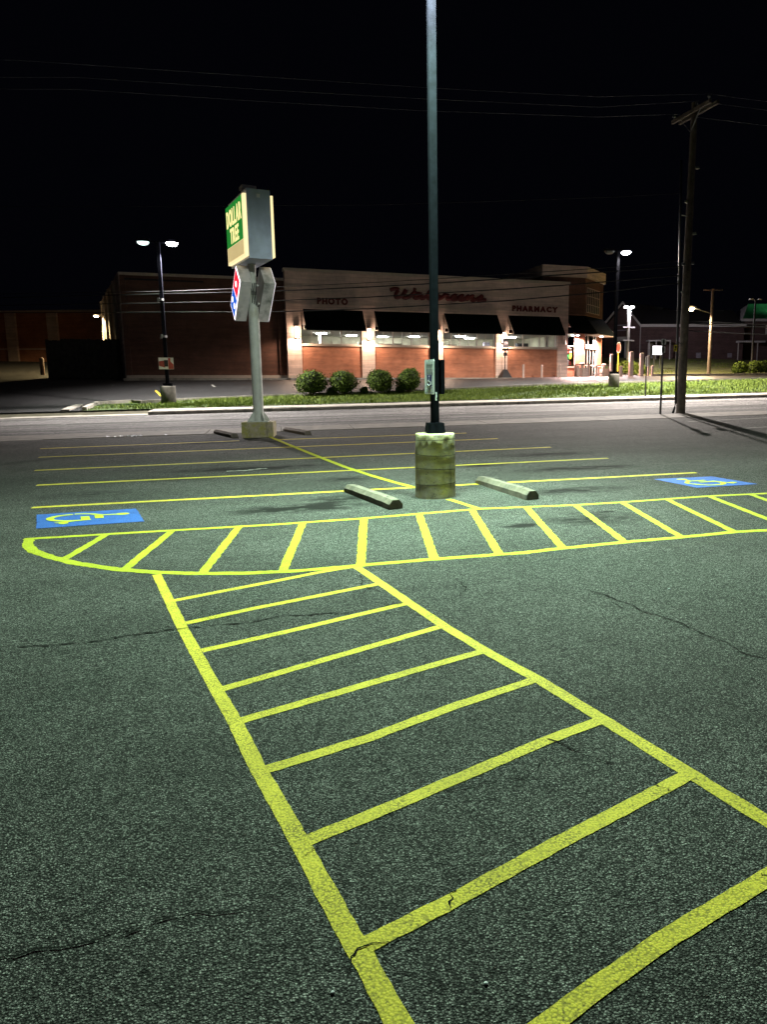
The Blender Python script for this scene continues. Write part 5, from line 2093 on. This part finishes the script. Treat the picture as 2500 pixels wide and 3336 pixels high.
q = atd(2452, 1165, 74)
t = thing('light_pole', 'unlit twin-arm lamp pole before the green-roofed building', 'lamp pole', (q.x, q.y, zt(q.x, q.y)))
z = atd(2456, 976, 74).z - t.location.z
b = MB()
b.cyl((0, 0, -.1), (0, 0, z), .1, .08, 10)
b.build('shaft', M_DARK, t)
for s in (-1, 1):
    b = MB()
    b.bar((0, 0, z - .05), (s * .35, 0, z), .05, .05).bar((s * .3, 0, z + .03), (s * .62, 0, z + .03), .22, .1)
    b.build('lamp_head', M_CABG, t)

q = atd(2015, 1192, 68)
t = thing('stop_sign', 'red octagonal stop sign on a yellow post behind the shrubs', 'sign', (q.x, q.y, zt(q.x, q.y)))
zc = atd(2015, 1132, 68).z - t.location.z
b = MB()
b.bar((0, .03, -.1), (0, .03, zc), .09, .05)
b.build('post', M_YEL, t)
b = MB()
pts = [(.38 * .62 * math.cos(R(22.5 + 45 * k)), 0, zc + .48 * math.sin(R(22.5 + 45 * k))) for k in range(8)]
b.prism(pts, (0, -.01, 0))
pl = b.build('panel', M_WHITE, t)
b = MB()
b.prism([(x * .88, -.011, zc + (z - zc) * .88) for x, _, z in pts], (0, -.004, 0))
b.build('red_face', M_RED, pl)

q = atd(2142, 1165, 79)
t = thing('message_board', 'bright white lit message board before the low brick wing', 'message board', (q.x, q.y, zt(q.x, q.y)))
z0, z1 = atd(2142, 1156, 79).z - t.location.z, atd(2142, 1127, 79).z - t.location.z
b = MB()
b.box(-.55, .52, -.1, .1, z0, z1)
b.build('cabinet', M_DARK, t)
b = MB()
b.box(-.53, .5, -.108, -.101, z0 + .02, z1 - .02)
b.build('lit_face', M_BOXLIT, t)
for x in (-.35, .3):
    b = MB()
    b.box(x, x + .08, -.04, .04, -.2, z0)
    b.build('leg', M_STEEL, t)

for (X, Y, w, hh, d), lab, sd in zip([(2015, 1198, 26, 38, 69), (2038, 1199, 32, 42, 69), (2067, 1197, 40, 38, 69.5), (2093, 1199, 27, 32, 68), (2411, 1214, 48, 42, 66), (2462, 1214, 52, 44, 68), (2505, 1212, 60, 46, 68)],
                                     ['leftmost of the bright-topped round shrubs beyond the white posts', 'second bright-topped round shrub beyond the white posts', 'widest bright-topped round shrub beyond the pale posts', 'smallest, darkest round shrub at the right of that clump',
                                      'dark rounded shrub on the lawn left of the others', 'middle dark shrub on the lawn at the right', 'dark shrub cut by the right edge of the picture'], range(31, 38)):
    q = atd(X, Y, d)
    k = d / 2500
    shrub(lab, (q.x, q.y, zt(q.x, q.y) + .05), w * k / 2, hh * k / 2, sd, 'shrubs on the rise', 900, .09)

# litter and grit
for X, Y, s, lab in ((1584, 3207, .008, 'white pebble on the asphalt inside the near crossing'), (2182, 1921, .014, 'small white scrap on the asphalt right of the crossing'), (1085, 3236, .008, 'pale grit lump near the left crossing line')):
    q = gp(X, Y)
    b = MB()
    vts = []
    for i in range(5):
        for k in range(8):
            th, ph = math.pi * i / 4, 2 * math.pi * k / 8
            r = s * RND.uniform(.75, 1.15)
            vts.append((r * math.sin(th) * math.cos(ph), r * math.sin(th) * math.sin(ph), r * .6 * math.cos(th)))
    b.add(vts, [(i * 8 + k, (i + 1) * 8 + k, (i + 1) * 8 + (k + 1) % 8, i * 8 + (k + 1) % 8) for i in range(4) for k in range(8)], True)
    tag(b.build('pebble', M_WHITE, None, (q.x, q.y, q.z + s * .45)), lab, 'pebble', 'bits on the asphalt')
q = gp(425, 1423)
b = MB()
for i in range(26):
    x, y, s = RND.gauss(0, .32), RND.gauss(0, .09), RND.uniform(.02, .06)
    a = RND.uniform(0, 3)
    z = plane(q.x + x, q.y + y) - q.z + .02
    b.add([(x - s * math.cos(a), y - s * math.sin(a), z), (x + s * math.sin(a), y - s * math.cos(a), z + RND.uniform(0, .03)), (x + s * math.cos(a), y + s * math.sin(a), z + .01), (x - s * math.sin(a), y + s * math.cos(a), z + RND.uniform(0, .04))], [(0, 1, 2, 3)])
tag(b.build('broken_concrete', M_WHITE, None, q), 'scatter of pale broken scraps at the lot edge left of the tall sign', 'rubble', kind='stuff')
